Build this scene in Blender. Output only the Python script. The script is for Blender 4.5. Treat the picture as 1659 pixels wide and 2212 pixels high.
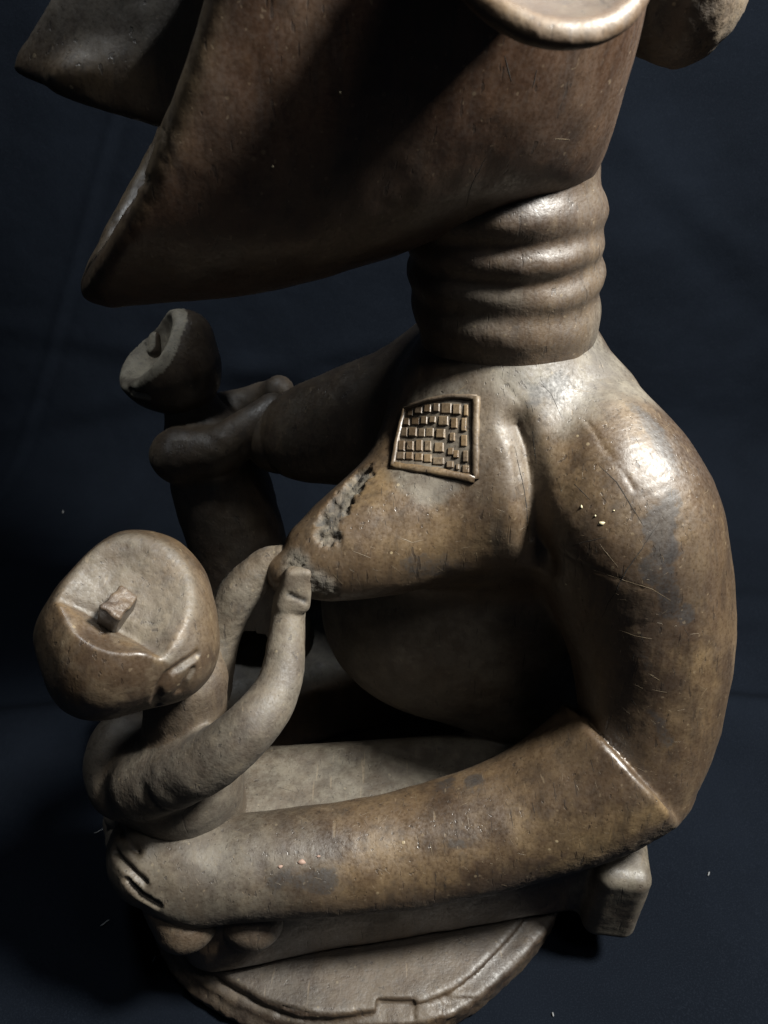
import bpy, math
import numpy as np
from concurrent.futures import ThreadPoolExecutor
from mathutils.bvhtree import BVHTree
from mathutils import Vector, Matrix

for _o in list(bpy.data.objects):
    bpy.data.objects.remove(_o)
sc = bpy.context.scene
COL = sc.collection
rng = np.random.default_rng(7)

# ------------------------------------------------------------------ camera, light, exposure
CAM = np.array([0.0, 0.0, 0.65]); PITCH = math.radians(35.0)
FPX, CX, CY = 1662.0, 829.5, 1106.0          # focal length and centre, in 1659 x 2212 photo pixels
cd = bpy.data.cameras.new('camera'); cam = bpy.data.objects.new('camera', cd); COL.objects.link(cam)
cam.location = CAM; cam.rotation_euler = (math.pi / 2 - PITCH, 0, 0)
cd.sensor_fit = 'VERTICAL'; cd.sensor_height = 34.6; cd.sensor_width = 25.95
cd.lens = 34.6 * FPX / 2212.0
cd.clip_start = 0.01; cd.clip_end = 50
cd.dof.use_dof = True; cd.dof.focus_distance = 0.48; cd.dof.aperture_fstop = 14
sc.camera = cam

world = bpy.data.worlds.new('World'); sc.world = world; world.use_nodes = True
bg = world.node_tree.nodes['Background']
bg.inputs['Color'].default_value = (0.62, 0.78, 1.0, 1); bg.inputs['Strength'].default_value = 0.022

def area(name, loc, target, size, power, color):
    l = bpy.data.lights.new(name, 'AREA'); l.shape = 'DISK'; l.size = size; l.energy = power; l.color = color
    o = bpy.data.objects.new(name, l); COL.objects.link(o); o.location = loc
    o.rotation_euler = (Vector(target) - Vector(loc)).to_track_quat('-Z', 'Y').to_euler()
    return o
area('ceiling_lamp', (0.64, 0.20, 1.28), (0.0, 0.42, 0.2), 0.20, 54.0, (1.0, 0.985, 0.925))
area('second_ceiling_lamp', (-0.28, 0.62, 1.50), (-0.15, 0.5, 0.3), 0.16, 4.5, (0.92, 0.97, 1.0))
area('added_front_fill', (0.46, -0.10, 1.42), (0.05, 0.42, 0.2), 0.25, 2.4, (1.0, 0.97, 0.93))  # added fill, lifts the belly and the shaded near sides

sc.view_settings.view_transform = 'Standard'; sc.view_settings.look = 'None'
sc.view_settings.exposure = 0.0; sc.view_settings.gamma = 1.0
sc.cycles.max_bounces = 4; sc.cycles.diffuse_bounces = 3; sc.cycles.glossy_bounces = 2; sc.cycles.use_denoising = True

# ------------------------------------------------------------------ measured points of the place
_cp, _sp = math.cos(PITCH), math.sin(PITCH)
def ray(px, py):
    u = (px - CX) / FPX; v = (CY - py) / FPX
    return np.array([u, _cp + v * _sp, -_sp + v * _cp])
def P(px, py, y):
    d = ray(px, py); return CAM + d * (y / d[1])
def PZ(px, py, z):
    d = ray(px, py); return CAM + d * ((z - CAM[2]) / d[2])
# the figure's own frame: it faces left and slightly towards the viewer
YAW = math.radians(11.0)
ORG = np.array([0.083, 0.48, 0.0], np.float32)
FWD = np.array([-math.cos(YAW), -math.sin(YAW), 0], np.float32); FAR = np.array([-math.sin(YAW), math.cos(YAW), 0], np.float32)
UP = np.array([0, 0, 1.0], np.float32)
def PB(px, py, b):                      # pixel -> (a, z) on the vertical plane a distance b off the figure's middle
    d = ray(px, py); t = (b - np.dot(CAM - ORG, FAR)) / np.dot(d, FAR); q = CAM + d * t
    return np.array([np.dot(q - ORG, FWD), q[2]])
def L(a, b, z): return ORG + FWD * a + FAR * b + UP * z

# ------------------------------------------------------------------ signed distance toolkit
def smin(a, b, k):
    h = np.maximum(k - np.abs(a - b), 0) / k
    return np.minimum(a, b) - h * h * k * 0.25
def smax(a, b, k): return -smin(-a, -b, k)
F4 = np.float32
def nrm(q): return np.sqrt(np.einsum('ij,ij->i', q, q))
def s_ell(p, c, r, R=None):
    q = p - np.asarray(c, F4)
    if R is not None: q = q @ np.asarray(R, F4)          # columns of R are the ellipsoid's axes
    r = np.asarray(r, F4); k = q / r
    k0 = nrm(k); k1 = nrm(k / r)
    return k0 * (k0 - 1) / np.maximum(k1, 1e-6)
def s_cone(p, a, b, ra, rb):             # capsule whose radius runs from ra to rb
    a = np.asarray(a, F4); ba = np.asarray(b, F4) - a; q = p - a; t = np.clip((q @ ba) * F4(1 / np.dot(ba, ba)), 0, 1)
    q -= t[:, None] * ba
    return nrm(q) - (F4(ra) + F4(rb - ra) * t)
def s_chain(p, pts, k=0.012):
    if isinstance(pts, Spline): return pts.dist(p)
    C = np.array([q for q, _ in pts]); c = (C.min(0) + C.max(0)) / 2; R = max(np.linalg.norm(q - c) + r for q, r in pts)
    far = nrm(p - c.astype(F4)) - F4(R); m = far < 0.06
    if not m.any(): return far
    full = m.mean() > 0.7; pp = p if full else p[m]; d = None
    for (a, ra), (b, rb) in zip(pts[:-1], pts[1:]):
        e = s_cone(pp, a, b, ra, rb)
        d = e if d is None else smin(d, e, F4(k))
    if full: return d
    far[m] = d; return far
class Spline:                            # smooth tapering limb through (point, radius) pairs
    def __init__(s, pts, per=48):
        q = np.array([[*a, r] for a, r in pts], float); m = len(q); q = np.vstack([2 * q[0] - q[1], q, 2 * q[-1] - q[-2]]); out = []
        for i in range(m - 1):
            p0, p1, p2, p3 = q[i:i + 4]; t = np.linspace(0, 1, per, endpoint=False)[:, None]
            out.append(0.5 * ((2 * p1) + (-p0 + p2) * t + (2 * p0 - 5 * p1 + 4 * p2 - p3) * t * t + (-p0 + 3 * p1 - 3 * p2 + p3) * t ** 3))
        out = np.vstack(out + [q[-2][None]]); s.C = out[:, :3].astype(F4); s.r = (out[:, 3] + 0.0012).astype(F4); s.n = len(out)
        s.D = np.gradient(out[:, :3], axis=0).astype(F4); s.k = np.arange(0, s.n, 2); s.ck = s.C[s.k]
        s.c = (s.C.min(0) + s.C.max(0)) / 2; s.R = F4((np.linalg.norm(s.C - s.c, axis=1) + s.r).max())
    def at(s, u, arr):
        i = np.minimum(u.astype(np.int32), s.n - 2); t = u - i
        return arr[i] * (1 - t)[:, None] + arr[i + 1] * t[:, None] if arr.ndim > 1 else arr[i] * (1 - t) + arr[i + 1] * t
    def dist(s, p):
        far = nrm(p - s.c) - s.R; m = far < 0.06
        if not m.any(): return far
        q = p[m]; d2 = (s.ck * s.ck).sum(1)[None] - 2 * (q - s.c) @ (s.ck - s.c).T + ((s.ck - s.c) ** 2).sum(1)[None] - (s.ck * s.ck).sum(1)[None]
        u = s.k[np.argmin(d2, 1)].astype(F4)
        C = s.at(u, s.C); D = s.at(u, s.D)
        u = np.clip(u + np.clip(((q - C) * D).sum(1) / np.maximum((D * D).sum(1), 1e-12), -1, 1), 0, s.n - 1.001).astype(F4)
        far[m] = nrm(q - s.at(u, s.C)) - s.at(u, s.r); return far
_SPL = {}
def spline(pts, n=0):
    key = repr([(tuple(np.round(np.asarray(a, float), 6)), r) for a, r in pts])
    if key not in _SPL: _SPL[key] = Spline(pts)
    return _SPL[key]
def s_box(p, c, half, R, r):
    q = np.abs((p - np.asarray(c, F4)) @ np.asarray(R, F4)) - (np.asarray(half, F4) - F4(r))
    return nrm(np.maximum(q, 0)) + np.minimum(q.max(axis=1), 0) - r
def s_plane(p, c, n): n = np.asarray(n); return (p - np.asarray(c, F4)) @ (n / np.linalg.norm(n)).astype(F4)
def frame(z, x):                         # right-handed axes from a z direction and a rough x
    z = np.asarray(z, float); z = z / np.linalg.norm(z); x = np.asarray(x, float); x = x - z * np.dot(x, z); x /= np.linalg.norm(x)
    return np.stack([x, np.cross(z, x), z], 1)
def seg_dist(p, pts):                    # distance to a polyline
    d = None
    for a, b in zip(pts[:-1], pts[1:]):
        e = s_cone(p, a, np.asarray(b) + 1e-7, 0, 0); d = e if d is None else np.minimum(d, e)
    return d

# noise on points
def _hash(i, j, k, s):
    n = (i * np.uint32(73856093)) ^ (j * np.uint32(19349663)) ^ (k * np.uint32(83492791)) ^ np.uint32(s * 40503 + 977)
    n = (n ^ (n >> np.uint32(13))) * np.uint32(1274126177)
    n = n ^ (n >> np.uint32(16))
    return (n & np.uint32(0xffff)).astype(F4) * F4(1 / 32767.5) - F4(1.0)
def _vn(p, scale, seed):
    q = p.astype(F4) * F4(scale) + F4(100.0); fl = np.floor(q); f = q - fl; f = f * f * (3 - 2 * f); i = fl.astype(np.int32).astype(np.uint32)
    out = 0; one = np.uint32(1)
    for dx in (0, 1):
        wx = f[:, 0] if dx else 1 - f[:, 0]
        for dy in (0, 1):
            wxy = wx * (f[:, 1] if dy else 1 - f[:, 1])
            for dz in (0, 1):
                out = out + wxy * (f[:, 2] if dz else 1 - f[:, 2]) * _hash(i[:, 0] + one * dx, i[:, 1] + one * dy, i[:, 2] + one * dz, seed)
    return out
POOL = ThreadPoolExecutor(4)
def par(f, p, n=24000):
    if len(p) <= n: return f(p)
    r = list(POOL.map(f, [p[i:i + n] for i in range(0, len(p), n)]))
    if isinstance(r[0], tuple): return tuple(np.concatenate(x) for x in zip(*r))
    return np.concatenate(r)
def vnoise(p, scale, seed=0): return _vn(p, scale, seed)
def fbm(p, scale, octv=4, seed=0): return par(lambda q: _fbm(q, scale, octv, seed), np.asarray(p, F4), 40000)
def _fbm(p, scale, octv, seed):
    o = 0; a = 1.0; t = 0
    for k in range(octv):
        o = o + a * vnoise(p, scale * 2 ** k, seed + k); t += a; a *= 0.55
    return o / t
def sstep(x, a, b):
    t = np.clip((x - a) / (b - a), 0, 1); return t * t * (3 - 2 * t)

# sparse surface nets on a grid of spacing 2h, then one subdivision pulled onto the surface
def surface(f, lo, hi, h, slack=1.6):
    lo = np.asarray(lo, float); hi = np.asarray(hi, float); B = 4; H = h * 2.0
    nb = (np.ceil((hi - lo) / (H * B * 4)).astype(int)) * 4; N = nb * B + 1
    gc = np.stack(np.meshgrid(*[np.arange(n // 4) for n in nb], indexing='ij'), -1).reshape(-1, 3)
    d = par(f, (lo + (gc + 0.5) * B * 4 * H).astype(F4)); gc = gc[np.abs(d) < 0.87 * B * 4 * H * slack]
    sub4 = np.stack(np.meshgrid(*[np.arange(4)] * 3, indexing='ij'), -1).reshape(-1, 3)
    g = (gc[:, None] * 4 + sub4[None]).reshape(-1, 3)
    d = par(f, (lo + (g + 0.5) * B * H).astype(F4)); g = g[np.abs(d) < 0.87 * B * H * slack]
    loc = np.stack(np.meshgrid(*[np.arange(B + 1)] * 3, indexing='ij'), -1).reshape(-1, 3)
    V = []; VI = []; E = []
    st = np.array([1, N[0] + 1, (N[0] + 1) * (N[1] + 1)], np.int64)
    corners = [(x, y, z) for x in (0, 1) for y in (0, 1) for z in (0, 1)]
    v = par(f, (lo + (g[:, None, :] * B + loc[None]).reshape(-1, 3) * H).astype(F4)).reshape(len(g), B + 1, B + 1, B + 1)
    ins = v < 0
    cnt = sum(ins[:, x:x + B, y:y + B, z:z + B].astype(np.int8) for x, y, z in corners)
    bi, x, y, z = np.nonzero((cnt > 0) & (cnt < 8))
    acc = np.zeros((len(bi), 3)); n = np.zeros(len(bi))
    for a in corners:
        for ax in range(3):
            if a[ax]: continue
            e = list(a); e[ax] = 1
            va = v[bi, x + a[0], y + a[1], z + a[2]]; vb = v[bi, x + e[0], y + e[1], z + e[2]]
            m = (va < 0) != (vb < 0); t = np.where(m, va / np.where(m, va - vb, 1), 0)
            q = np.tile(np.array(a, float), (len(bi), 1)); q[:, ax] = t
            acc += q * m[:, None]; n += m
    cell = g[bi] * B + np.stack([x, y, z], 1)
    V = lo + (cell + acc / n[:, None]) * H; VI = cell @ st
    for ax in range(3):
        sl0 = [slice(None)] + [slice(0, B)] * 3; sl1 = list(sl0); sl1[ax + 1] = slice(1, B + 1)
        a = ins[tuple(sl0)]; b = ins[tuple(sl1)]
        bi, x, y, z = np.nonzero(a != b)
        node = g[bi] * B + np.stack([x, y, z], 1)
        E.append(np.stack([node @ st, np.full(len(bi), ax), a[bi, x, y, z].astype(np.int64)], 1))
    E = np.concatenate(E)
    o = np.argsort(VI); V = V[o]; VI = VI[o]
    Q = []
    for ax in range(3):
        e = E[E[:, 1] == ax]; u = st[(ax + 1) % 3]; w = st[(ax + 2) % 3]
        q = np.stack([e[:, 0] - u - w, e[:, 0] - w, e[:, 0], e[:, 0] - u], 1)
        k = np.clip(np.searchsorted(VI, q), 0, len(VI) - 1)
        ok = (VI[k] == q).all(1); k = k[ok]; fl = e[ok, 2] == 0
        k[fl] = k[fl][:, ::-1]; Q.append(k)
    Q = np.concatenate(Q)
    V = pull(f, V, H, 2)
    # subdivide each quad into four
    e = np.stack([Q, np.roll(Q, -1, 1)], -1).reshape(-1, 2); e.sort(axis=1)
    ue, inv = np.unique(e[:, 0] * np.int64(len(V)) + e[:, 1], return_inverse=True); inv = inv.reshape(-1, 4)
    m = len(V); V2 = np.concatenate([V, (V[ue // m] + V[ue % m]) / 2, V[Q].mean(1)])
    me = m + inv; c = m + len(ue) + np.arange(len(Q))
    Q2 = np.concatenate([np.stack([Q[:, k], me[:, k], c, me[:, k - 1]], 1) for k in range(4)])
    return pull(f, V2, h, 2), Q2
def pull(f, V, h, it):
    V = V.astype(F4)
    for _ in range(it):
        g3, d = grad(f, V, h * 0.5)
        g2 = np.maximum((g3 * g3).sum(1), 0.05)
        step = g3 * (d / g2)[:, None]; ln = nrm(step)
        V = V - step * np.minimum(1, h * 0.6 / np.maximum(ln, 1e-9))[:, None] * F4(0.9)
    return V
def grad(f, p, e):
    p = np.asarray(p, F4)
    def one(q):
        d = f(q); return np.stack([f(q + np.array(v, F4) * F4(e)) - d for v in ((1, 0, 0), (0, 1, 0), (0, 0, 1))], 1) / F4(e), d
    return par(one, p)
def vnormals(V, Q):
    n = np.cross(V[Q[:, 2]] - V[Q[:, 0]], V[Q[:, 3]] - V[Q[:, 1]])
    out = np.zeros_like(V)
    for k in range(4):
        for c in range(3): out[:, c] += np.bincount(Q[:, k], n[:, c], len(V))
    return out / np.maximum(np.linalg.norm(out, axis=1), 1e-12)[:, None]

def emit(name, V, Q, mat, parent=None, masks=None, normals=None):
    me = bpy.data.meshes.new(name)
    me.vertices.add(len(V)); me.vertices.foreach_set('co', V.astype(np.float32).ravel())
    k = Q.shape[1]
    me.loops.add(Q.size); me.loops.foreach_set('vertex_index', Q.astype(np.int32).ravel())
    me.polygons.add(len(Q)); me.polygons.foreach_set('loop_start', np.arange(0, Q.size, k, dtype=np.int32))
    me.update(calc_edges=True); me.polygons.foreach_set('use_smooth', np.ones(len(Q), bool))
    if masks is not None:
        tv = np.stack([_f * 0.5 + 0.5 for _f in (fbm(V * np.array([1, 1, 0.55]), 11, 4, 51), fbm(V * np.array([1, 1, 0.55]), 34, 5, 61), fbm(V, 26, 6, 71), fbm(V, 75, 5, 81))], 1)
        at = me.attributes.new('tone', 'FLOAT_COLOR', 'POINT'); at.data.foreach_set('color', tv.astype(np.float32).ravel())
        at = me.attributes.new('masks', 'FLOAT_COLOR', 'POINT'); at.data.foreach_set('color', masks.astype(np.float32).ravel())
    if normals is not None: me.normals_split_custom_set_from_vertices(normals.astype(np.float32))
    me.materials.append(mat)
    o = bpy.data.objects.new(name, me); COL.objects.link(o)
    if parent is not None: o.parent = parent
    return o
def emit_split(V, Q, labels, specs, mat, masks):
    """one continuous carved skin, cut along label borders into its parts"""
    N = vnormals(V, Q)
    fl = np.sort(labels[Q], axis=1)[:, 1]; out = {}
    for lab, (name, parent) in specs.items():
        q = Q[fl == lab]
        if not len(q): continue
        use, inv = np.unique(q, return_inverse=True)
        par = out[parent] if isinstance(parent, int) else parent
        out[lab] = emit(name, V[use], inv.reshape(q.shape), mat, par, masks[use], N[use])
    return out
def bvh(V, Q): return BVHTree.FromPolygons(V.tolist(), Q.tolist())
def hitn(tree, px, py):                    # where the sight line of a measured mark meets the carved surface, with its normal
    d = ray(px, py); r = tree.ray_cast(Vector(CAM), Vector(d))
    if r[0] is None: r = tree.find_nearest(Vector(CAM + d * 0.5))
    n = np.array(r[1]); return np.array(r[0]), n if np.dot(n, d) < 0 else -n
def hit(tree, px, py): return hitn(tree, px, py)[0]
def tag(o, label, cat, group=None, kind=None):
    o['label'] = label
    if cat: o['category'] = cat
    if group: o['group'] = group
    if kind: o['kind'] = kind
def empty(name, loc, parent=None):
    o = bpy.data.objects.new(name, None); o.empty_display_size = 0.05; COL.objects.link(o)
    o.location = loc
    if parent is not None: o.parent = parent
    return o

# ------------------------------------------------------------------ materials
class NT:
    def __init__(s, name):
        s.m = bpy.data.materials.new(name); s.m.use_nodes = True; s.t = s.m.node_tree; s.b = s.t.nodes['Principled BSDF']
    def n(s, typ, **kw):
        nd = s.t.nodes.new(typ)
        for k, v in kw.items():
            if k.startswith('i_'): 
                key = k[2:]; key = int(key) if key.isdigit() else key.replace('_', ' ')
                if hasattr(v, 'links'): s.t.links.new(v, nd.inputs[key])
                else: nd.inputs[key].default_value = v
            else: setattr(nd, k, v)
        return nd
    def math(s, op, a, b=0.5, clamp=False): return s.n('ShaderNodeMath', operation=op, use_clamp=clamp, i_0=a, i_1=b).outputs[0]
    def mix(s, f, a, b, bt='MIX'):
        nd = s.n('ShaderNodeMix', data_type='RGBA', blend_type=bt, clamp_factor=True)
        for k, v in ((0, f), (6, a), (7, b)):
            if hasattr(v, 'links'): s.t.links.new(v, nd.inputs[k])
            else: nd.inputs[k].default_value = v
        return nd.outputs[2]
    def noise(s, vec, scale, detail=4, rough=0.55, dist=0.0):
        return s.n('ShaderNodeTexNoise', i_Vector=vec, i_Scale=scale, i_Detail=detail, i_Roughness=rough, i_Distortion=dist).outputs['Fac']
    def ramp(s, f, a, b, lo=0.0, hi=1.0):
        return s.n('ShaderNodeMapRange', interpolation_type='SMOOTHSTEP', i_0=f, i_1=a, i_2=b, i_3=lo, i_4=hi).outputs[0]

def rgb(r, g, b): return (r, g, b, 1)
def make_wood(name='carved_wood', k=(1.0, 1.0, 1.0), relief=0.42, dustk=1.0):
    s = NT(name); b = s.b
    def tint(r, g, b_): return rgb(r * k[0] * 0.62, g * k[1] * 0.64, b_ * k[2] * 0.60)
    co = s.n('ShaderNodeTexCoord').outputs['Object']
    at = s.n('ShaderNodeAttribute', attribute_name='masks'); sep = s.n('ShaderNodeSeparateColor'); s.t.links.new(at.outputs['Color'], sep.inputs[0])
    dust, wear, stain, rough = sep.outputs[0], sep.outputs[1], sep.outputs[2], at.outputs['Alpha']
    tn = s.n('ShaderNodeAttribute', attribute_name='tone'); ts = s.n('ShaderNodeSeparateColor'); s.t.links.new(tn.outputs['Color'], ts.inputs[0])
    n1, n2, n4, n5 = ts.outputs[0], ts.outputs[1], ts.outputs[2], tn.outputs['Alpha']
    n3 = s.noise(co, 170, 3, 0.65); nf = s.noise(co, 480, 2, 0.6)
    crisp = s.math('ADD', s.math('ADD', s.math('MULTIPLY', n5, 0.45), s.math('MULTIPLY', n3, 0.35)), s.math('MULTIPLY', nf, 0.20))
    base = s.mix(s.ramp(n1, 0.36, 0.66), tint(0.050, 0.028, 0.018), tint(0.108, 0.065, 0.036))
    base = s.mix(s.ramp(n2, 0.5, 0.80, 0, 0.55), base, tint(0.140, 0.092, 0.053))
    base = s.mix(s.ramp(n2, 0.22, 0.46, 0.6, 0), base, tint(0.036, 0.022, 0.016))
    # worn places show pale ochre wood
    soft = s.math('ADD', s.math('MULTIPLY', n2, 0.5), s.math('MULTIPLY', crisp, 0.5))
    wn = s.math('MULTIPLY', wear, s.ramp(soft, 0.34, 0.66, 0.15, 1.0), True)
    base = s.mix(s.math('MULTIPLY', wn, 0.85), base, rgb(0.150, 0.098, 0.044))
    # fine grain
    mg = s.n('ShaderNodeMapping', i_Vector=co); mg.inputs['Scale'].default_value = (1, 1, 0.16)
    gr = s.noise(mg.outputs[0], 420, 1, 0.6, 0.0)
    base = s.mix(s.ramp(gr, 0.34, 0.62, 0.18, 0), base, rgb(0.03, 0.016, 0.009))
    mq = s.n('ShaderNodeMapping', i_Vector=co); mq.inputs['Rotation'].default_value = (0.05, -0.04, 0); mq.inputs['Scale'].default_value = (1, 1, 0.07)
    gq = s.noise(mq.outputs[0], 120, 3, 0.65)
    base = s.mix(s.ramp(gq, 0.30, 0.52, 0.5, 0), base, tint(0.030, 0.018, 0.012))
    base = s.mix(s.ramp(gq, 0.52, 0.72, 0, 0.28), base, tint(0.19, 0.125, 0.070))
    # grey dust and pale film, and blue black stains
    dn = s.ramp(s.math('ADD', s.math('MULTIPLY', s.math('ADD', s.math('MULTIPLY', n4, 0.7), s.math('MULTIPLY', gq, 0.3)), 0.9), s.math('MULTIPLY', n3, 0.35)), 0.40, 0.80, 0.62, 1.0)
    dk = s.math('MULTIPLY', dust, dn, True)
    dcol = s.mix(s.ramp(s.math('ADD', s.math('MULTIPLY', n5, 0.6), s.math('MULTIPLY', n3, 0.4)), 0.38, 0.62), rgb(0.052 * dustk, 0.045 * dustk, 0.034 * dustk), rgb(0.105 * dustk, 0.094 * dustk, 0.072 * dustk))
    base = s.mix(dk, base, dcol)
    stn = s.math('MULTIPLY', s.ramp(s.math('ADD', s.math('ADD', s.math('MULTIPLY', soft, 0.6), s.math('MULTIPLY', nf, 0.4)), s.math('MULTIPLY', stain, 0.5)), 0.60, 1.02), s.ramp(stain, 0.02, 0.5))
    base = s.mix(s.math('MULTIPLY', stn, 0.66), base, rgb(0.018, 0.019, 0.021))
    # specks of pale residue
    sp = s.n('ShaderNodeTexVoronoi', i_Vector=co, i_Scale=230.0, feature='F1'); sr = s.n('ShaderNodeSeparateColor'); s.t.links.new(sp.outputs['Color'], sr.inputs[0])
    spk = s.math('MULTIPLY', s.ramp(sp.outputs['Distance'], 0.16, 0.30, 1, 0), s.ramp(sr.outputs[0], 0.955, 0.985))
    spk = s.math('MULTIPLY', spk, s.math('ADD', 0.06, s.math('MULTIPLY', wear, 0.5)), True)
    base = s.mix(spk, base, rgb(0.42, 0.34, 0.21))
    # fine scratches
    msx = s.n('ShaderNodeMapping', i_Vector=co); msx.inputs['Rotation'].default_value = (0.5, 0.35, 0.8); msx.inputs['Scale'].default_value = (1, 0.09, 1)
    sk = s.ramp(s.noise(msx.outputs[0], 330, 1, 0.5), 0.70, 0.77)
    base = s.mix(s.math('MULTIPLY', sk, 0.22), base, rgb(0.24, 0.185, 0.12))
    msy = s.n('ShaderNodeMapping', i_Vector=co); msy.inputs['Rotation'].default_value = (0.10, 0.14, 0.0); msy.inputs['Scale'].default_value = (1, 1, 0.10)
    sd = s.ramp(s.noise(msy.outputs[0], 260, 2, 0.6), 0.655, 0.70)
    base = s.mix(s.math('MULTIPLY', sd, 0.55), base, rgb(0.016, 0.011, 0.008))
    base = s.mix(s.ramp(nf, 0.28, 0.46, 0.35, 0), base, rgb(0.018, 0.012, 0.009))
    s.t.links.new(base, b.inputs['Base Color'])
    # gloss: handled wood shines, dust does not
    r = s.math('ADD', 0.41, s.math('MULTIPLY', dk, 0.30))
    r = s.math('ADD', r, s.math('MULTIPLY', s.math('ADD', s.ramp(n2, 0.3, 0.7, -0.05, 0.08), s.ramp(nf, 0.3, 0.7, -0.07, 0.09)), 1.0))
    r = s.math('ADD', r, s.math('MULTIPLY', rough, 0.25), True)
    s.t.links.new(r, b.inputs['Roughness'])
    b.inputs['Specular IOR Level'].default_value = 0.75
    h = s.math('ADD', s.math('MULTIPLY', n3, 0.55), s.math('MULTIPLY', gr, 0.22))
    h = s.math('ADD', h, s.math('MULTIPLY', nf, s.math('ADD', 0.16, s.math('MULTIPLY', rough, 1.2))))
    h = s.math('SUBTRACT', h, s.math('ADD', s.math('MULTIPLY', sk, 0.1), s.math('MULTIPLY', sd, 0.4))); h = s.math('ADD', h, s.math('MULTIPLY', spk, 0.4))
    bp = s.n('ShaderNodeBump', i_Strength=relief, i_Distance=0.0010, i_Height=h)
    s.t.links.new(bp.outputs[0], b.inputs['Normal'])
    return s.m
WOOD = make_wood()
HEADWOOD = make_wood('dark_red_head_wood', (0.60, 0.44, 0.40), 0.22)  # head and ear: darker, redder and lower in relief than the body
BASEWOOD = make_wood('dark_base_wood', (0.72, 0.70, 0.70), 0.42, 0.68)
FACEWOOD = make_wood('pale_face_wood', (0.8, 0.75, 0.72), 0.42, 3.2)  # film colour raised so the far child's face comes out pale

def make_cloth():
    s = NT('navy_cloth'); b = s.b
    co = s.n('ShaderNodeTexCoord').outputs['Object']
    c = s.mix(s.ramp(s.noise(co, 5, 4), 0.35, 0.65), rgb(0.0027, 0.0039, 0.0064), rgb(0.0037, 0.0053, 0.0086))
    c = s.mix(s.ramp(s.noise(co, 900, 2), 0.45, 0.75, 0, 0.5), c, rgb(0.008, 0.0105, 0.0155))
    s.t.links.new(c, b.inputs['Base Color']); b.inputs['Roughness'].default_value = 0.9; b.inputs['Specular IOR Level'].default_value = 0.04
    b.inputs['Sheen Weight'].default_value = 0.0; b.inputs['Sheen Roughness'].default_value = 0.5; b.inputs['Sheen Tint'].default_value = (0.4, 0.55, 0.9, 1)
    h = s.math('ADD', s.math('MULTIPLY', s.noise(co, 1300, 2, 0.6), 0.35), s.math('MULTIPLY', s.noise(co, 60, 5, 0.62), 1.0))
    bp = s.n('ShaderNodeBump', i_Strength=0.55, i_Distance=0.0016, i_Height=h); s.t.links.new(bp.outputs[0], b.inputs['Normal'])
    return s.m
CLOTH = make_cloth()
def plain(name, col, rough=0.7):
    s = NT(name); co = s.n('ShaderNodeTexCoord').outputs['Object']
    c = s.mix(s.noise(co, 300, 3), tuple(x * 0.75 for x in col[:3]) + (1,), col); s.t.links.new(c, s.b.inputs['Base Color']); s.b.inputs['Roughness'].default_value = rough
    return s.m

# ------------------------------------------------------------------ the dark cloth: floor that sweeps up into a backdrop
def cloth():
    xs = np.concatenate([np.linspace(-2.2, -0.6, 40, endpoint=False), np.linspace(-0.6, 0.6, 300), np.linspace(0.62, 2.2, 40)])
    ss = np.concatenate([np.linspace(-1.6, -0.1, 30, endpoint=False), np.linspace(-0.1, 2.0, 520), np.linspace(2.02, 2.8, 20)])
    X, S = np.meshgrid(xs, ss, indexing='xy'); yb = 0.86; r = 0.16
    ang = np.clip((S - yb) / r, 0, math.radians(82)); a1 = math.radians(82); over = np.maximum(S - yb - r * a1, 0)
    Y = np.minimum(S, yb) + r * np.sin(ang) + over * math.cos(a1); Z = r * (1 - np.cos(ang)) + over * math.sin(a1)
    q = np.stack([X.ravel(), S.ravel(), np.zeros(X.size)], 1)
    hgt = 0.010 * fbm(q * np.array([1, 1.6, 1]), 4.0, 3, 3).reshape(X.shape)
    def fold(line, depth, wid, x0, x1):
        d = S - np.interp(X, line[0], line[1]); m = sstep(X, x0, x0 + 0.08) * (1 - sstep(X, x1 - 0.08, x1))
        return depth * m * (np.exp(-(d / wid) ** 2) - 0.6 * np.exp(-((d + wid * 1.6) / (wid * 1.1)) ** 2))
    far = np.hypot((X + 0.02) / 0.26, (S - 0.45) / 0.27); keep = sstep(far, 0.95, 1.35)
    fl = fold(([-2, -0.45, -0.25, 0.3, 0.5, 2], [0.55, 0.575, 0.60, 0.605, 0.59, 0.66]), -0.012, 0.020, -2.1, 2.1) \
       + fold(([-2, 0.2, 2], [0.9, 0.74, 0.70]), 0.004, 0.02, 0.1, 2.0) \
       + fold(([-2, -0.3, 2], [0.98, 0.84, 0.7]), 0.004, 0.02, -2.0, -0.1) \
       + fold(([-1.0, 0.2], [0.95, 1.22]), 0.004, 0.022, -1.0, 0.2) \
       + fold(([-1.0, 0.0], [1.28, 1.10]), 0.003, 0.02, -0.8, 0.0) \
       + fold(([-0.6, -0.2], [0.9, 1.75]), 0.003, 0.018, -0.6, -0.2) \
       + fold(([0.1, 0.6], [1.6, 1.2]), 0.003, 0.03, 0.1, 0.8)
    rip = 0.0016 * fbm(q * np.array([1, 1.3, 1]), 17, 3, 11).reshape(X.shape)
    hgt = (hgt * 0.8 + fl + rip) * keep
    hgt = hgt - 0.004 * keep
    nx = np.zeros_like(X); ny = -np.sin(ang); nz = np.cos(ang)
    V = np.stack([X, Y + ny * hgt, Z + nz * hgt], -1).reshape(-1, 3)
    w = len(xs); i = np.arange(len(ss) - 1)[:, None] * w + np.arange(w - 1)[None]
    Q = np.stack([i, i + 1, i + w + 1, i + w], -1).reshape(-1, 4)
    o = emit('backdrop_cloth', V, Q, CLOTH)
    tag(o, 'dark navy cloth spread under and behind the carved wooden figure', 'cloth', kind='structure')
    return V
CLOTH_V = cloth()

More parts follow.
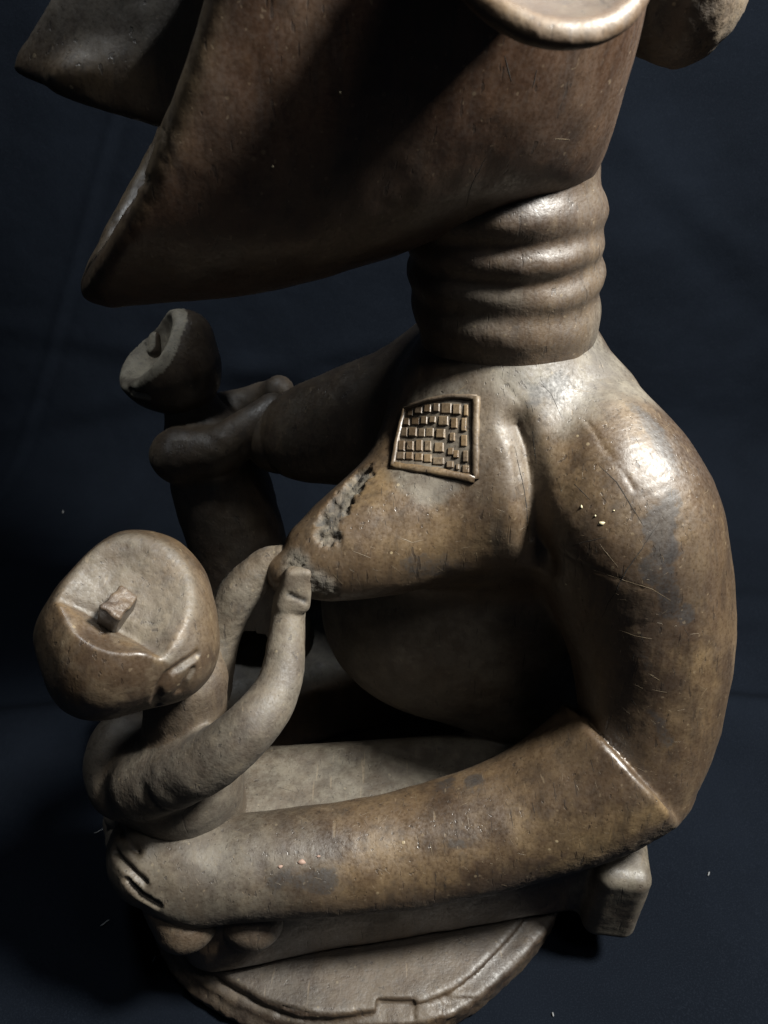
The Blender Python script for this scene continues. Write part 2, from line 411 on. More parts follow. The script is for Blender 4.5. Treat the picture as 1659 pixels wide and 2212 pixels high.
# ------------------------------------------------------------------ the carved figure
FIG = empty('maternity_figure', (0, 0, 0))
tag(FIG, 'dark brown carved wooden kneeling mother holding two children, on a round base', 'carving')

# ---- mother's trunk, arms, breasts and legs: one skin
def rr(px, t): return px * t / FPX
NEAR_SH = P(1345, 1060, 0.405)
ARM = spline([(P(1234, 918, 0.452), 0.0480), (P(1326, 1088, 0.402), 0.0575), (P(1374, 1240, 0.392), 0.0578), (P(1402, 1400, 0.377), 0.0525), (P(1398, 1560, 0.356), 0.0455), (P(1376, 1672, 0.340), 0.0395)], 5)
FORE = spline([(P(1366, 1622, 0.345), 0.0535), (P(1260, 1700, 0.335), 0.049), (P(1100, 1772, 0.325), 0.0425), (P(880, 1832, 0.313), 0.0385), (P(640, 1862, 0.303), 0.0350), (P(440, 1874, 0.298), 0.0335), (P(335, 1850, 0.302), 0.031)], 5)
HAND = [(P(420, 1880, 0.298), 0.034), (P(318, 1828, 0.318), 0.026)]
BREAST = spline([(P(1075, 975, 0.455), 0.060), (P(975, 1060, 0.435), 0.0545), (P(872, 1124, 0.415), 0.0470), (P(760, 1178, 0.397), 0.0365), (P(672, 1216, 0.386), 0.0250), (P(625, 1232, 0.382), 0.0155), (P(592, 1228, 0.385), 0.0095)], 5)
BREAST2 = spline([(P(960, 870, 0.545), 0.056), (P(850, 900, 0.555), 0.052), (P(740, 925, 0.565), 0.047), (P(650, 940, 0.572), 0.039), (P(605, 945, 0.578), 0.030)], 4)
LZ = 0.128
FR = np.stack([FWD, FAR, UP], 1)
def mother(p, want=False):
    b = (p - ORG) @ FAR; a = (p - ORG) @ FWD; z = p[:, 2]
    # trunk
    d = s_ell(p, L(-0.004, 0.012, 0.219), (0.138, 0.098, 0.112), np.stack([FWD, FAR, UP], 1))
    d = smin(d, s_ell(p, L(-0.030, 0.014, 0.318), (0.080, 0.090, 0.122), np.stack([FWD, FAR, UP], 1)), 0.05)
    d = smin(d, s_chain(p, [(L(-0.008, -0.058, 0.372), 0.053), (L(0.0, 0.0, 0.400), 0.064), (L(-0.01, 0.085, 0.385), 0.060)], 0.03), 0.045)
    d = smin(d, s_cone(p, L(0.0, 0.0, 0.39), L(0.0, 0.0, 0.462), 0.066, 0.047), 0.03)
    d = smin(d, s_ell(p, L(-0.06, 0.01, 0.15), (0.10, 0.102, 0.06), np.stack([FWD, FAR, UP], 1)), 0.03)
    tr = d
    br = s_chain(p, BREAST, 0.008)
    br2 = s_chain(p, BREAST2, 0.01)
    d = smin(d, br, 0.040); d = smin(d, br2, 0.03)
    # legs folded under: two slabs that end in the feet
    def leg(side):
        A = L(0.255, side * 0.090, 0.078); Bq = L(-0.075, side * 0.114, 0.078); ax = (A - Bq) / np.linalg.norm(A - Bq)
        R = np.stack([ax, np.cross(UP, ax), UP], 1).astype(F4); q = (p - ((A + Bq) / 2).astype(F4)) @ R
        half = np.stack([np.full(len(p), 0.150, F4), 0.044 + 0.006 * np.clip(q[:, 0] / 0.15, -1, 1), np.full(len(p), 0.026, F4)], 1)
        core = np.abs(q) - half
        e = nrm(np.maximum(core, 0)) + np.minimum(core.max(1), 0) - 0.023
        return smin(e, s_ell(p, L(0.225, side * 0.098, 0.075), (0.052, 0.062, 0.048), FR), 0.03)
    lg = leg(-1); lg2 = leg(1)
    def foot(side):
        A = L(-0.025, side * 0.128, 0.082); Bq = L(-0.064, side * 0.156, 0.084)
        e = s_chain(p, [(A, 0.036), (Bq, 0.027)])
        ax = L(-0.10, side * 0.168, 0) - L(0, side * 0.135, 0); ax /= np.linalg.norm(ax); R = np.stack([ax, np.cross(UP, ax), UP], 1)
        bx = s_box(p, L(-0.066, side * 0.157, 0.080), (0.020, 0.043, 0.042), R, 0.011)
        return smin(e, bx, 0.016)
    ft = foot(-1); ft2 = foot(1)
    lg_all = smin(lg, lg2, 0.012)
    d = smin(d, lg_all, 0.007)
    d = smin(d, smin(ft, ft2, 0.002), 0.012)
    # far arm, mirrored about the middle
    pm = p - (2 * (b - F4(0.002)))[:, None] * FAR + UP * F4(0.034)
    ua = s_chain(p, ARM, 0.012); ua2 = s_chain(pm, ARM, 0.012)
    d = smin(d, ua, 0.010)
    d = smin(d, ua2, 0.03)
    def fore(pp, side):
        e = s_chain(pp, FORE, 0.01)
        e = smax(e, s_plane(pp, CUTC, CUTN), 0.006)
        h = s_chain(pp, HAND, 0.01)
        e2 = smin(e, h, 0.012)
        fg = None
        for A in FINGERS:
            g = s_chain(pp, A, 0.003); fg = g if fg is None else np.minimum(fg, g)
        return smin(e2, fg, 0.0035), e, smin(h, fg, 0.006)
    fa, fe, fh = fore(p, -1); fa2, fe2, fh2 = fore(pm, 1)
    d = smin(d, fa, 0.0035); d = smin(d, fa2, 0.004)
    if not want: return d
    allv = np.stack([tr, br, br2, lg, lg2, ft - 0.004, ft2 - 0.004, ua, ua2, fe, fe2, fh, fh2], 1)
    return d, np.argmin(allv, 1)
CUTA, CUTB = P(1240, 1532, 0.345), P(1400, 1702, 0.297)
_e = CUTB - CUTA; CUTN = np.cross(_e, (CUTA + CUTB) / 2 - CAM); CUTN = CUTN if CUTN[0] > 0 else -CUTN; CUTC = CUTA
# fingers wrap round the child's back at the left
FINGERS = []
for k, (p0, p1, p2) in enumerate([((330, 1790, .325), (258, 1760, .345), (240, 1715, .372)), ((330, 1835, .312), (262, 1815, .330), (246, 1775, .358)),
                                  ((340, 1880, .304), (278, 1870, .320), (262, 1835, .346)), ((355, 1922, .300), (305, 1920, .312), (288, 1895, .335))]):
    FINGERS.append([(P(*p0), 0.0125), (P(*p1), 0.0105), (P(*p2), 0.0085)])

def near(V, pts, r):
    return seg_dist(V, pts) / r
MOTHER_LO = (-0.26, 0.20, 0.0); MOTHER_HI = (0.30, 0.78, 0.50)
V, Q = surface(mother, MOTHER_LO, MOTHER_HI, 0.0017)
_, LAB = par(lambda q: mother(q, True), V)
N = vnormals(V, Q); MTREE = bvh(V, Q)
H = lambda px, py: hit(MTREE, px, py)
# carving marks, damage, cracks
n_lo = fbm(V, 28, 3, 5); n_mid = fbm(V, 95, 3, 9); n_hi = fbm(V, 330, 2, 13)
disp = 0.0011 * n_lo + 0.00035 * n_mid
dmg_pts = [H(778, 1030), H(745, 1065), H(718, 1105), H(706, 1150)]
dmg = 1 - sstep(near(V, dmg_pts, 0.0100) + 0.55 * n_hi + 0.35 * n_mid, 0.55, 1.05)
disp -= dmg * (0.0026 + 0.0030 * fbm(V, 190, 3, 77))
tipm = 1 - sstep(near(V, [H(640, 1235), H(690, 1275)], 0.016) + 0.4 * n_mid, 0.3, 1.1)
disp += tipm * 0.0016 * n_hi
for pts, dep, wid in [([(1190, 1175), (1245, 1215), (1300, 1235), (1390, 1272)], 0.0006, 0.0011), ([(1265, 905), (1300, 960), (1370, 1060)], 0.0006, 0.0012),
                      ([(1390, 1240), (1460, 1150), (1500, 1090)], 0.0006, 0.0012), ([(1110, 970), (1125, 1080), (1145, 1180)], 0.0014, 0.0014), ([(1250, 1400), (1290, 1290), (1340, 1150)], 0.0004, 0.0012),
                      ([(1085, 830), (1130, 870), (1150, 930)], 0.0005, 0.0014)]:
    q = [H(*a) for a in pts]; q = [c for a, b in zip(q[:-1], q[1:]) for c in (a, (a + b) / 2)] + [q[-1]]
    dd = seg_dist(V + 0.0016 * np.stack([n_mid, -n_mid, n_mid], 1), q); disp -= dep * np.exp(-(dd / wid) ** 2)
for pts in ([(236, 1745), (262, 1795), (298, 1842)], [(250, 1840), (280, 1875), (312, 1906)], [(276, 1902), (305, 1932), (340, 1956)]):
    q = [H(*a) for a in pts]; dd = seg_dist(V + 0.0008 * np.stack([n_mid, -n_mid, n_mid], 1), q); disp -= 0.0050 * np.exp(-(dd / 0.0024) ** 2) - 0.0012 * np.exp(-(dd / 0.007) ** 2)
q = [H(*a) for a in ((1120, 915), (1138, 965), (1148, 1040), (1150, 1110), (1152, 1165), (1168, 1205))]; dd = seg_dist(V, q)
disp -= 0.0075 * np.exp(-(dd / 0.0085) ** 2) + 0.0015 * np.exp(-(dd / 0.0022) ** 2)
hipr = 1 - sstep(near(V, [L(-0.09, -0.10, 0.135), L(-0.125, -0.05, 0.15)], 0.035) + 0.3 * n_mid, 0.5, 1.1)
legr = 1 - sstep(near(V, [L(-0.055, -0.155, 0.10), L(-0.06, -0.155, 0.05)], 0.026) + 0.4 * n_mid, 0.5, 1.1)
low = np.isin(LAB, [7, 9]) * sstep(-N[:, 2], -0.25, 0.25) * sstep(-N[:, 1], 0.2, 0.6) * (V[:, 2] < 0.24); disp += low * 0.0004 * n_hi
rug = np.clip(hipr + legr, 0, 1); ridge = np.abs(fbm(V * np.array([1, 1, 0.5]), 150, 3, 21))
disp += rug * (-0.0035 * ridge + 0.0012)
V = V + N * disp[:, None]; STREE = bvh(V, Q)
# masks: dust, wear, stain, roughness
dust = np.full(len(V), 0.10)
islap = np.isin(LAB, [3, 4]); dust = np.where(islap, 0.06 + 0.80 * sstep(N[:, 2], 0.35, 0.85), dust); dust[np.isin(LAB, [5, 6])] = 0.8; dust[np.isin(LAB, [11, 12])] = 0.7
dust[(LAB == 0)] = 0.25
dust = np.maximum(dust, (LAB == 0) * 0.75 * (1 - sstep(V[:, 2], 0.27, 0.33)))
dust = np.maximum(dust, np.isin(LAB, [9, 10]) * 0.65 * (1 - sstep(V[:, 0] + 0.03 * n_lo, -0.10, -0.01)))
dust = np.maximum(dust, np.clip(tipm * 1.1, 0, 1)); dust = np.maximum(dust, dmg * 0.9)
dust = np.maximum(dust, 0.85 * (1 - sstep(near(V, [H(1150, 780), H(1250, 800), H(1310, 790)], 0.04) + 0.4 * n_lo, 0.4, 1.2)))
dust = np.maximum(dust, 0.45 * (1 - sstep(near(V, [H(1000, 830), H(1080, 870), H(1090, 1000)], 0.03) + 0.3 * n_lo, 0.4, 1.2)))
dust = np.maximum(dust, np.isin(LAB, [2]) * 0.3)
wear = 0.10 + 0.25 * sstep(n_mid, 0.1, 0.5)
def blob(pts, r, amp, k=0.5): return amp * (1 - sstep(near(V, [H(*a) for a in pts], r) + k * n_lo + 0.6 * n_mid + 0.35 * n_hi, 0.25, 1.15))
wear = np.maximum(wear, blob([(790, 1040), (830, 1060)], 0.018, 1.0)); wear = np.maximum(wear, blob([(860, 1180), (1000, 1170)], 0.02, 0.75))
wear = np.maximum(wear, blob([(1330, 890), (1250, 1000)], 0.03, 0.55)); wear = np.maximum(wear, blob([(800, 1870), (1000, 1860), (1200, 1800), (1330, 1790)], 0.022, 0.8))
wear = np.maximum(wear, blob([(1480, 1560), (1500, 1450)], 0.025, 0.8)); wear = np.maximum(wear, blob([(1430, 1740), (1200, 1880)], 0.012, 1.0))
stain = np.zeros(len(V))
for pts, r, am in (([(1372, 880), (1420, 930)], 0.008, 0.8), ([(1430, 965), (1455, 1010)], 0.010, 0.8), ([(1450, 1075), (1440, 1110)], 0.013, 0.95), ([(1425, 1150), (1440, 1185)], 0.010, 1.0), ([(1400, 1220), (1408, 1250)], 0.005, 0.8), ([(1440, 1240), (1448, 1330)], 0.006, 0.8), ([(1480, 1325), (1484, 1332)], 0.006, 0.8), ([(1390, 1420), (1400, 1440)], 0.006, 0.6), ([(1412, 1545), (1430, 1560)], 0.005, 0.9)):
    stain = np.maximum(stain, blob(pts, r, am, 0.8))
stain = np.maximum(stain, blob([(1210, 830), (1170, 850)], 0.015, 0.85)); stain = np.maximum(stain, blob([(960, 1695), (960, 1690)], 0.009, 0.9)); stain = np.maximum(stain, blob([(1025, 1685), (1026, 1686)], 0.009, 0.9))
stain = np.maximum(stain, blob([(975, 1825), (1000, 1822)], 0.005, 0.9)); stain = np.maximum(stain, blob([(600, 1900), (700, 1900)], 0.010, 0.8)); stain = np.maximum(stain, blob([(1440, 1600), (1410, 1540)], 0.006, 0.8))
stain = np.maximum(stain, blob([(880, 1220), (1000, 1230)], 0.010, 0.7)); stain = np.maximum(stain, rug * 0.8); stain = np.maximum(stain, dmg * 0.75 * sstep(-n_hi, -0.1, 0.4))
stain = np.maximum(stain, np.exp(-(seg_dist(V, [H(1110, 970), H(1125, 1080), H(1145, 1180)]) / 0.0025) ** 2) * 0.8)  # darkens the crease line between breast and arm
pin = 1 - sstep(near(V, [H(940, 900), H(945, 960), H(930, 990)], 0.030) + 0.2 * n_mid, 0.75, 1.05); dust = np.maximum(dust, 0.8 * pin)
rgh = np.clip(dmg + tipm + rug + 0.7 * low, 0, 1); wear = np.maximum(wear, low * 0.55 * sstep(n_hi, -0.2, 0.4)); stain = np.maximum(stain, low * 0.6 * sstep(-n_hi, 0.1, 0.4))
specs = {0: ('torso', FIG), 1: ('breast', FIG), 2: ('breast', FIG), 3: ('leg', FIG), 4: ('leg', FIG), 5: ('foot', 3), 6: ('foot', 4), 7: ('upper_arm', FIG), 8: ('upper_arm', FIG), 9: ('forearm', FIG), 10: ('forearm', FIG), 11: ('hand', 9), 12: ('hand', 10)}
emit_split(V, Q, LAB, specs, WOOD, np.stack([dust, wear, stain, rgh], 1))

# ---- neck of stacked rings
RINGS = []
def ring_at(py, rpx, hpx):
    c = P(1108, py, 0.48); return c[2], rpx * np.linalg.norm(ray(1108, py)) / FPX * 0.505
NZ = [(0.4765, 0.0600, 0.0155), (0.4985, 0.0605, 0.0120), (0.5180, 0.0610, 0.0115), (0.5390, 0.0625, 0.0140)]
def neck(p, want=False):
    q = p - ORG; rad = np.hypot(q[:, 0] + 0.004 + 0.14 * (p[:, 2] - 0.47), q[:, 1]); ds = []
    th = np.arctan2(q[:, 1], q[:, 0])
    for i, (z, r, hh) in enumerate(NZ):
        x = (rad - (r - 0.016) - 0.0012 * np.sin(2 * th + i * 2.1) - 0.0007 * np.sin(5 * th + i)); y = p[:, 2] - z - 0.0016 * np.sin(th + i * 1.3) - 0.0009 * np.sin(3 * th + 2 * i)
        e = np.hypot(np.maximum(x, 0) / 0.016, y / hh); e = (e - 1) * 0.0125
        e = np.where(x < 0, np.abs(y) - hh, e)
        ds.append(e)
    core = np.maximum(rad - 0.0570, np.abs(p[:, 2] - 0.505) - 0.06)
    d = ds[0]
    for e in ds[1:]: d = smin(d, e, 0.005)
    d = smin(d, core, 0.006)
    if not want: return d
    return d, np.argmin(np.stack(ds, 1), 1)
V, Q = surface(neck, (0.0, 0.40, 0.435), (0.17, 0.56, 0.575), 0.0017, 2.5)
_, LAB = par(lambda q: neck(q, True), V); N = vnormals(V, Q); n_mid = fbm(V, 95, 3, 9); V = V + N * (0.0012 * fbm(V, 30, 3, 2) + 0.0005 * n_mid)[:, None]
th = sstep(fbm(V, 20, 3, 8), -0.2, 0.4)
NECK = empty('neck', (0, 0, 0), FIG)
emit_split(V, Q, LAB, {i: ('neck_ring', NECK) for i in range(4)}, WOOD, np.stack([0.12 + 0.35 * th * (LAB < 2), 0.1 + 0 * th, 0.35 * (1 - th), 0.25 + 0 * th], 1))

# ---- head: a deep hull with a hollowed heart-shaped face, nose, ear and hair knob
KEEL = np.array([PB(px, py, b) for px, py, b in [(150, 615, 0.0), (250, 668, -0.018), (400, 674, -0.03), (550, 660, -0.035), (700, 634, -0.04), (870, 588, -0.045), (1000, 545, -0.05), (1150, 495, -0.045), (1290, 440, -0.03)]])
RIM = np.array([PB(px, py, b) for px, py, b in [(160, 622, 0.0), (215, 540, -0.028), (300, 400, -0.060), (352, 265, -0.082), (400, 135, -0.094), (440, 0, -0.100), (470, -150, -0.103)]])
BACK = np.array([PB(px, py, 0.0) for px, py in [(1258, 400), (1284, 270), (1312, 150), (1334, 50), (1350, -60)]])
ZTOP = 0.86
def head_w(a, z):
    ar = np.interp(z, RIM[:, 1], RIM[:, 0]); ab = np.interp(z, BACK[:, 1], BACK[:, 0])
    t = np.clip((a - ab) / 0.16, 0, 1)
    return 0.107 * np.sqrt(np.maximum(1 - (1 - t) ** 2.4, 0)) 
KA = KEEL[np.argsort(KEEL[:, 0])]
def hull(p):
    q = p - ORG; a = q @ FWD; b = q @ FAR; z = p[:, 2]
    zb = np.interp(a, KA[:, 0], KA[:, 1]); ab = np.interp(z, BACK[:, 1], BACK[:, 0])
    W = np.clip(0.090 + 0.15 * (z - 0.53), 0.080, 0.130)
    s = np.clip(1 - (z - zb) / 0.15, 0, 3); t = np.clip(1 - (a - ab) / 0.14, 0, 3); u = np.clip((z - 0.88) / 0.12, 0, 3)
    bw = np.abs(b) / W
    lo = ((bw ** 2.3 + s ** 2.6 + u ** 2.2) ** (1 / 2.3) - 1) * 0.085
    bk = ((bw ** 2.3 + t ** 2.6 + u ** 2.2) ** (1 / 2.3) - 1) * 0.085
    return smax(lo, bk, 0.02)
def head(p):
    q = p - ORG; a = q @ FWD; b = q @ FAR; z = p[:, 2]
    d = hull(p)
    ar = np.interp(z, RIM[:, 1], RIM[:, 0])
    d = smax(d, (a - ar) * 0.8, 0.011)
    # hollow face
    zc = np.interp(z, RIM[:, 1], RIM[:, 1])
    cav = hull(p - UP * F4(0.006)) + 0.013
    dep = ar - 0.070 - a
    cav = smax(cav, dep * 0.8 + 0.9 * np.abs(b) ** 1.6, 0.02)
    d = smax(d, -cav, 0.004)
    return d
V, Q = surface(head, (-0.22, 0.33, 0.48), (0.19, 0.66, 1.03), 0.0021, 2.6)
N = vnormals(V, Q); n_lo = fbm(V, 26, 3, 5); n_mid = fbm(V, 100, 3, 9); n_hi = fbm(V, 330, 2, 13)
q = V - ORG; a = q @ FWD; b = q @ FAR
rim = np.exp(-((np.interp(V[:, 2], RIM[:, 1], RIM[:, 0]) - a) / 0.006) ** 2)
chip = rim * sstep(fbm(V, 120, 3, 31), 0.05, 0.4) * (1 - sstep(V[:, 2], 0.57, 0.64))
V = V + N * (0.0014 * n_lo + 0.0003 * n_mid - chip * (0.0012 + 0.0012 * n_hi))[:, None]
rim = np.exp(-((np.interp(V[:, 2], RIM[:, 1], RIM[:, 0]) - a) / 0.0075) ** 2)
wear = np.clip(rim * 1.2 + 0.08, 0, 1); dust = 0.06 + 0.22 * rim
HTREE = bvh(V, Q)
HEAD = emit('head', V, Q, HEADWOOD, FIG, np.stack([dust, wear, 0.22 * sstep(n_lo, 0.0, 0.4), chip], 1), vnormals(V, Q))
# nose
NT_ = PB(34, 158, 0.0)
def nose(p):
    q = p - ORG; a = q @ FWD; b = q @ FAR; z = p[:, 2]
    ridge = NT_[0] + 0.006 - (z - NT_[1]) * 0.95 - a                    # >0 behind the ridge line
    und = NT_[1] - 0.30 * (NT_[0] - a) - z                       # <0 above the underside
    fl = (np.abs(b) - np.minimum(0.62 * ridge + 0.004, 0.036 + 0.1 * ridge)) * 0.85
    d = smax(smax(fl, und * 0.93, 0.008), -ridge * 0.9 + 0.0, 0.008)
    al = s_ell(p, L(NT_[0] - 0.050, -0.024, NT_[1] + 0.001), (0.030, 0.013, 0.009), np.stack([FWD, FAR, UP], 1))
    al2 = s_ell(p, L(NT_[0] - 0.050, 0.024, NT_[1] + 0.001), (0.030, 0.013, 0.009), np.stack([FWD, FAR, UP], 1))
    d = smin(d, smin(al, al2, 0.004), 0.010)
    d = smax(d, z - 0.84, 0.02)
    return smax(d, -(a - (np.interp(z, RIM[:, 1], RIM[:, 0]) - 0.085)), 0.01)
V, Q = surface(nose, (-0.27, 0.30, 0.52), (0.06, 0.58, 0.87), 0.0024, 2.5)
N = vnormals(V, Q); V = V + N * (0.0012 * fbm(V, 30, 3, 5) + 0.0004 * fbm(V, 110, 2, 6))[:, None]
w = np.exp(-((NT_[1] - V[:, 2]) / 0.012) ** 2)
emit('nose', V, Q, WOOD, HEAD, np.stack([0.45 - 0.3 * w, 0.15 + 0.6 * w, 0 * w, 0 * w], 1), vnormals(V, Q))
# ear: a cupped oval lobe standing off the side of the head
EC = P(1172, -140, 0.335)
EN = np.array([0.10, -0.62, 0.80]); EN = EN / np.linalg.norm(EN)
ER = frame(EN, (1, 0.10, 0.12))
def ear(p):
    d = s_ell(p, EC, (0.040, 0.050, 0.0115), ER)
    d = smin(d, s_cone(p, EC, EC + np.array([0.0, 0.055, 0.015]), 0.020, 0.028), 0.010)
    d = smax(d, -s_ell(p, EC + EN * 0.0085, (0.0365, 0.0460, 0.0115), ER), 0.003)
    q = (p - EC) @ ER
    d = smin(d, s_cone(p, EC + ER @ np.array([-0.014, 0.03, -0.001]), EC + ER @ np.array([0.006, -0.012, -0.002]), 0.006, 0.004), 0.008)
    return d
V, Q = surface(ear, EC - 0.1, EC + 0.1, 0.0016, 2.2)
N = vnormals(V, Q); V = V + N * (0.0005 * fbm(V, 60, 3, 5) + 0.00015 * fbm(V, 220, 2, 15))[:, None]
q = (V - EC) @ ER; e = np.hypot(q[:, 0] / 0.040, q[:, 1] / 0.050)
w = np.exp(-((e - 0.93) / 0.07) ** 2)
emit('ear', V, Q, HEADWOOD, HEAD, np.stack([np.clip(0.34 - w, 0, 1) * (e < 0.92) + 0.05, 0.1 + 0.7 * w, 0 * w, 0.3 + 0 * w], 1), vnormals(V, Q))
# hair knob behind the head
KC = P(1470, 8, 0.475)
def knob(p):
    d = s_chain(p, [(P(1370, -45, 0.475), 0.030), (P(1462, -25, 0.475), 0.031)], 0.01)
    d = smin(d, s_ell(p, P(1490, -30, 0.472), (0.022, 0.034, 0.034)), 0.012)
    d = smin(d, s_cone(p, P(1475, -50, 0.47), P(1420, -190, 0.47), 0.028, 0.04), 0.015)
    d = d + 0.005 * np.exp(-(seg_dist(p, [P(1480, -110, 0.44), P(1462, -10, 0.435), P(1440, 60, 0.445)]) / 0.005) ** 2)
    d = smax(d, s_plane(p, P(1410, 45, 0.44), np.array([-0.35, -0.75, -0.55])), 0.006)
    return d
V, Q = surface(knob, KC - 0.09, KC + 0.11, 0.0017, 2)
N = vnormals(V, Q); n_hi = fbm(V, 260, 3, 4); V = V + N * (0.0016 * fbm(V, 55, 3, 5) + 0.0006 * n_hi)[:, None]
emit('hair_knob', V, Q, WOOD, HEAD, np.stack([0.35 + 0 * n_hi, 0.25 + 0.3 * (n_hi > 0), 0.2 + 0 * n_hi, 0.5 + 0 * n_hi], 1), vnormals(V, Q))

# ---- children: head with a hollowed face, and a body with reaching arms
def rot(v, ax, ang):
    return np.array(Matrix.Rotation(ang, 3, Vector(ax)) @ Vector(v))
def make_child(hc, hr, R, floor_n, floor_c, wall_n, wall_c, k=0.006):
    def f(p):
        d = s_ell(p, hc, hr, R)
        scoop = smax(s_plane(p, floor_c, -np.asarray(floor_n)), s_plane(p, wall_c, -np.asarray(wall_n)), 0.004)
        return smax(d, -scoop, k)
    return f
# near child
HC = P(268, 1362, 0.315)
VIEW = (CAM - HC) / np.linalg.norm(CAM - HC)
_r = np.array([1.0, 0, 0]); _u = np.cross(VIEW, np.cross(UP, VIEW)); _u /= np.linalg.norm(_u); _r = np.cross(_u, VIEW)
def IM(x, y, d): return HC + _r * x + _u * y + VIEW * d      # sketch plane of the head: right, up, towards viewer
_s = np.linalg.norm(CAM - HC) / FPX * 0.985
def IP(px, py, d): return IM((px - 268) * _s, (1362 - py) * _s, d)
HR = np.stack([_r * math.cos(0.45) + _u * math.sin(0.45), -_r * math.sin(0.45) + _u * math.cos(0.45), VIEW], 1)
def nhead0(p):
    d = s_ell(p, IP(280, 1330, -0.004), (0.0500, 0.0460, 0.050), HR)
    return smin(d, s_ell(p, IP(268, 1404, 0.0), (0.0430, 0.0285, 0.044), HR), 0.02) if False else smin(smin(d, s_ell(p, IP(262, 1404, 0.0), (0.0420, 0.0285, 0.044), HR), 0.02), s_ell(p, IP(345, 1432, -0.004), (0.025, 0.026, 0.034), HR), 0.018)
def trace(f, px, py):
    d = ray(px, py); d = d / np.linalg.norm(d); t = 0.2
    for _ in range(80): t += float(f((CAM + d * t)[None].astype(F4))[0]) * 0.8
    return CAM + d * t
fA, fB, fC = trace(nhead0, 118, 1296), trace(nhead0, 352, 1424), trace(nhead0, 400, 1245)
FN = np.cross(fB - fA, fC - fA); FN /= np.linalg.norm(FN)
if np.dot(FN, VIEW) < 0: FN = -FN
RDG = (fB - fA) / np.linalg.norm(fB - fA); WN = np.cross(FN, RDG)
if np.dot(WN, fC - fA) < 0: WN = -WN
WN = WN * 0.95 + FN * 0.30; FN2 = FN + 0.12 * np.cross(RDG, FN) * np.sign(np.dot(np.cross(RDG, FN), fA - fC)) * -1.0
AL = np.cross(FN, RDG); AL = AL if np.dot(AL, fC - fA) > 0 else -AL
EARP = [trace(nhead0, *q) for q in ((424, 1414), (395, 1432), (362, 1456), (343, 1484), (336, 1508), (343, 1526))]
BWC = trace(nhead0, 268, 1262); BWC = BWC - FN * np.dot(BWC - fA, FN) + FN * 0.0115; BWR = np.stack([RDG, AL, FN], 1)
TRC, _t2 = IP(125, 1275, 0.0), IP(288, 1148, 0.0); TRN = np.cross(_t2 - TRC, VIEW); TRN = TRN if np.dot(TRN, _u - _r) > 0 else -TRN
EARL = [trace(nhead0, *q) for q in ((414, 1428), (385, 1452), (362, 1488))]
EARS = [trace(nhead0, *q) for q in ((414, 1446), (402, 1468), (388, 1492))]
def nhead(p):
    d = nhead0(p); 
    q = p - fA.astype(F4); flo = q @ FN.astype(F4); along = q @ AL.astype(F4); tt = np.clip(q @ RDG.astype(F4) / np.linalg.norm(fB - fA), 0, 1)
    floor = flo + 0.0100 * np.exp(-np.maximum(along, 0) / 0.030) * sstep(along, -0.01, 0.0) * np.clip(5 * tt * (1 - tt), 0, 1)
    wall = s_plane(p, fA, WN)
    scoop = smax(-floor, -wall, 0.003)
    d = smax(d, -scoop, 0.003)
    d = smax(d, -s_ell(p, BWC, (0.037, 0.033, 0.0185), BWR), 0.003)
    d = smax(d, s_plane(p, TRC, TRN), 0.010)
    d = d + 0.0042 * np.exp(-(seg_dist(p, EARP) / 0.0019) ** 2) + 0.0032 * np.exp(-(seg_dist(p, EARS) / 0.0017) ** 2) - 0.0010 * np.exp(-(seg_dist(p, EARL) / 0.006) ** 2)
    return d
V, Q = surface(nhead, HC - 0.085, HC + 0.085, 0.0011, 2)
N = vnormals(V, Q); n_mid = fbm(V, 95, 3, 9); n_hi = fbm(V, 300, 2, 3); V0 = V.copy()
fl = sstep(-((V - fA) @ FN), -0.0012, 0.0022) * sstep(N @ FN, 0.35, 0.85) * sstep((V - fA) @ AL, -0.003, 0.001) * np.clip(0.85 + 0.5 * n_mid, 0, 1)
V = V + N * (0.0010 * fbm(V, 38, 3, 5) + (0.0002 + 0.0006 * fl) * n_mid + fl * 0.0003 * n_hi)[:, None]
ed = np.exp(-(((V - fA) @ FN - 0.0005) / 0.0028) ** 2) * (1 - fl) * sstep((V - fA) @ AL, -0.006, -0.001)
NCH = empty('child', (0, 0, 0), FIG); NCH['label'] = 'larger child held in the crook of the near arm, face tipped up'
NHEAD = emit('child_head', V, Q, WOOD, NCH, np.stack([np.maximum(fl * 0.72, 0.08 + 0.2 * sstep(n_mid, 0, 0.4)), np.clip(0.22 + 0.8 * ed + 0.35 * sstep(n_mid, 0.1, 0.4), 0, 1), 0.15 * sstep(n_mid, 0, 0.4) , fl * 0.5], 1), vnormals(V, Q))
# broken nose peg
PGC = IP(262, 1322, 0.0); _t = np.dot(fA - PGC, FN) / np.dot(VIEW, FN); PGC = PGC + VIEW * _t - FN * 0.004
PR = frame(FN + 0.30 * _r + 0.2 * _u, _r * 0.75 + _u * 0.66)
def peg(p):
    d = s_box(p, PGC + FN * 0.000, (0.0088, 0.0058, 0.0125), PR, 0.0015)
    return d + 0.0012 * vnoise(p, 260, 3) * sstep((p - PGC) @ FN, 0.004, 0.012)
V, Q = surface(peg, PGC - 0.024, PGC + 0.024, 0.0009, 2)
tp = sstep((V - PGC) @ PR[:, 2], 0.009, 0.0115)
emit('nose_stub', V, Q, WOOD, NHEAD, np.stack([0.45 * (1 - tp), 0.3 * tp, 0.35 * (1 - tp), tp], 1), vnormals(V, Q))
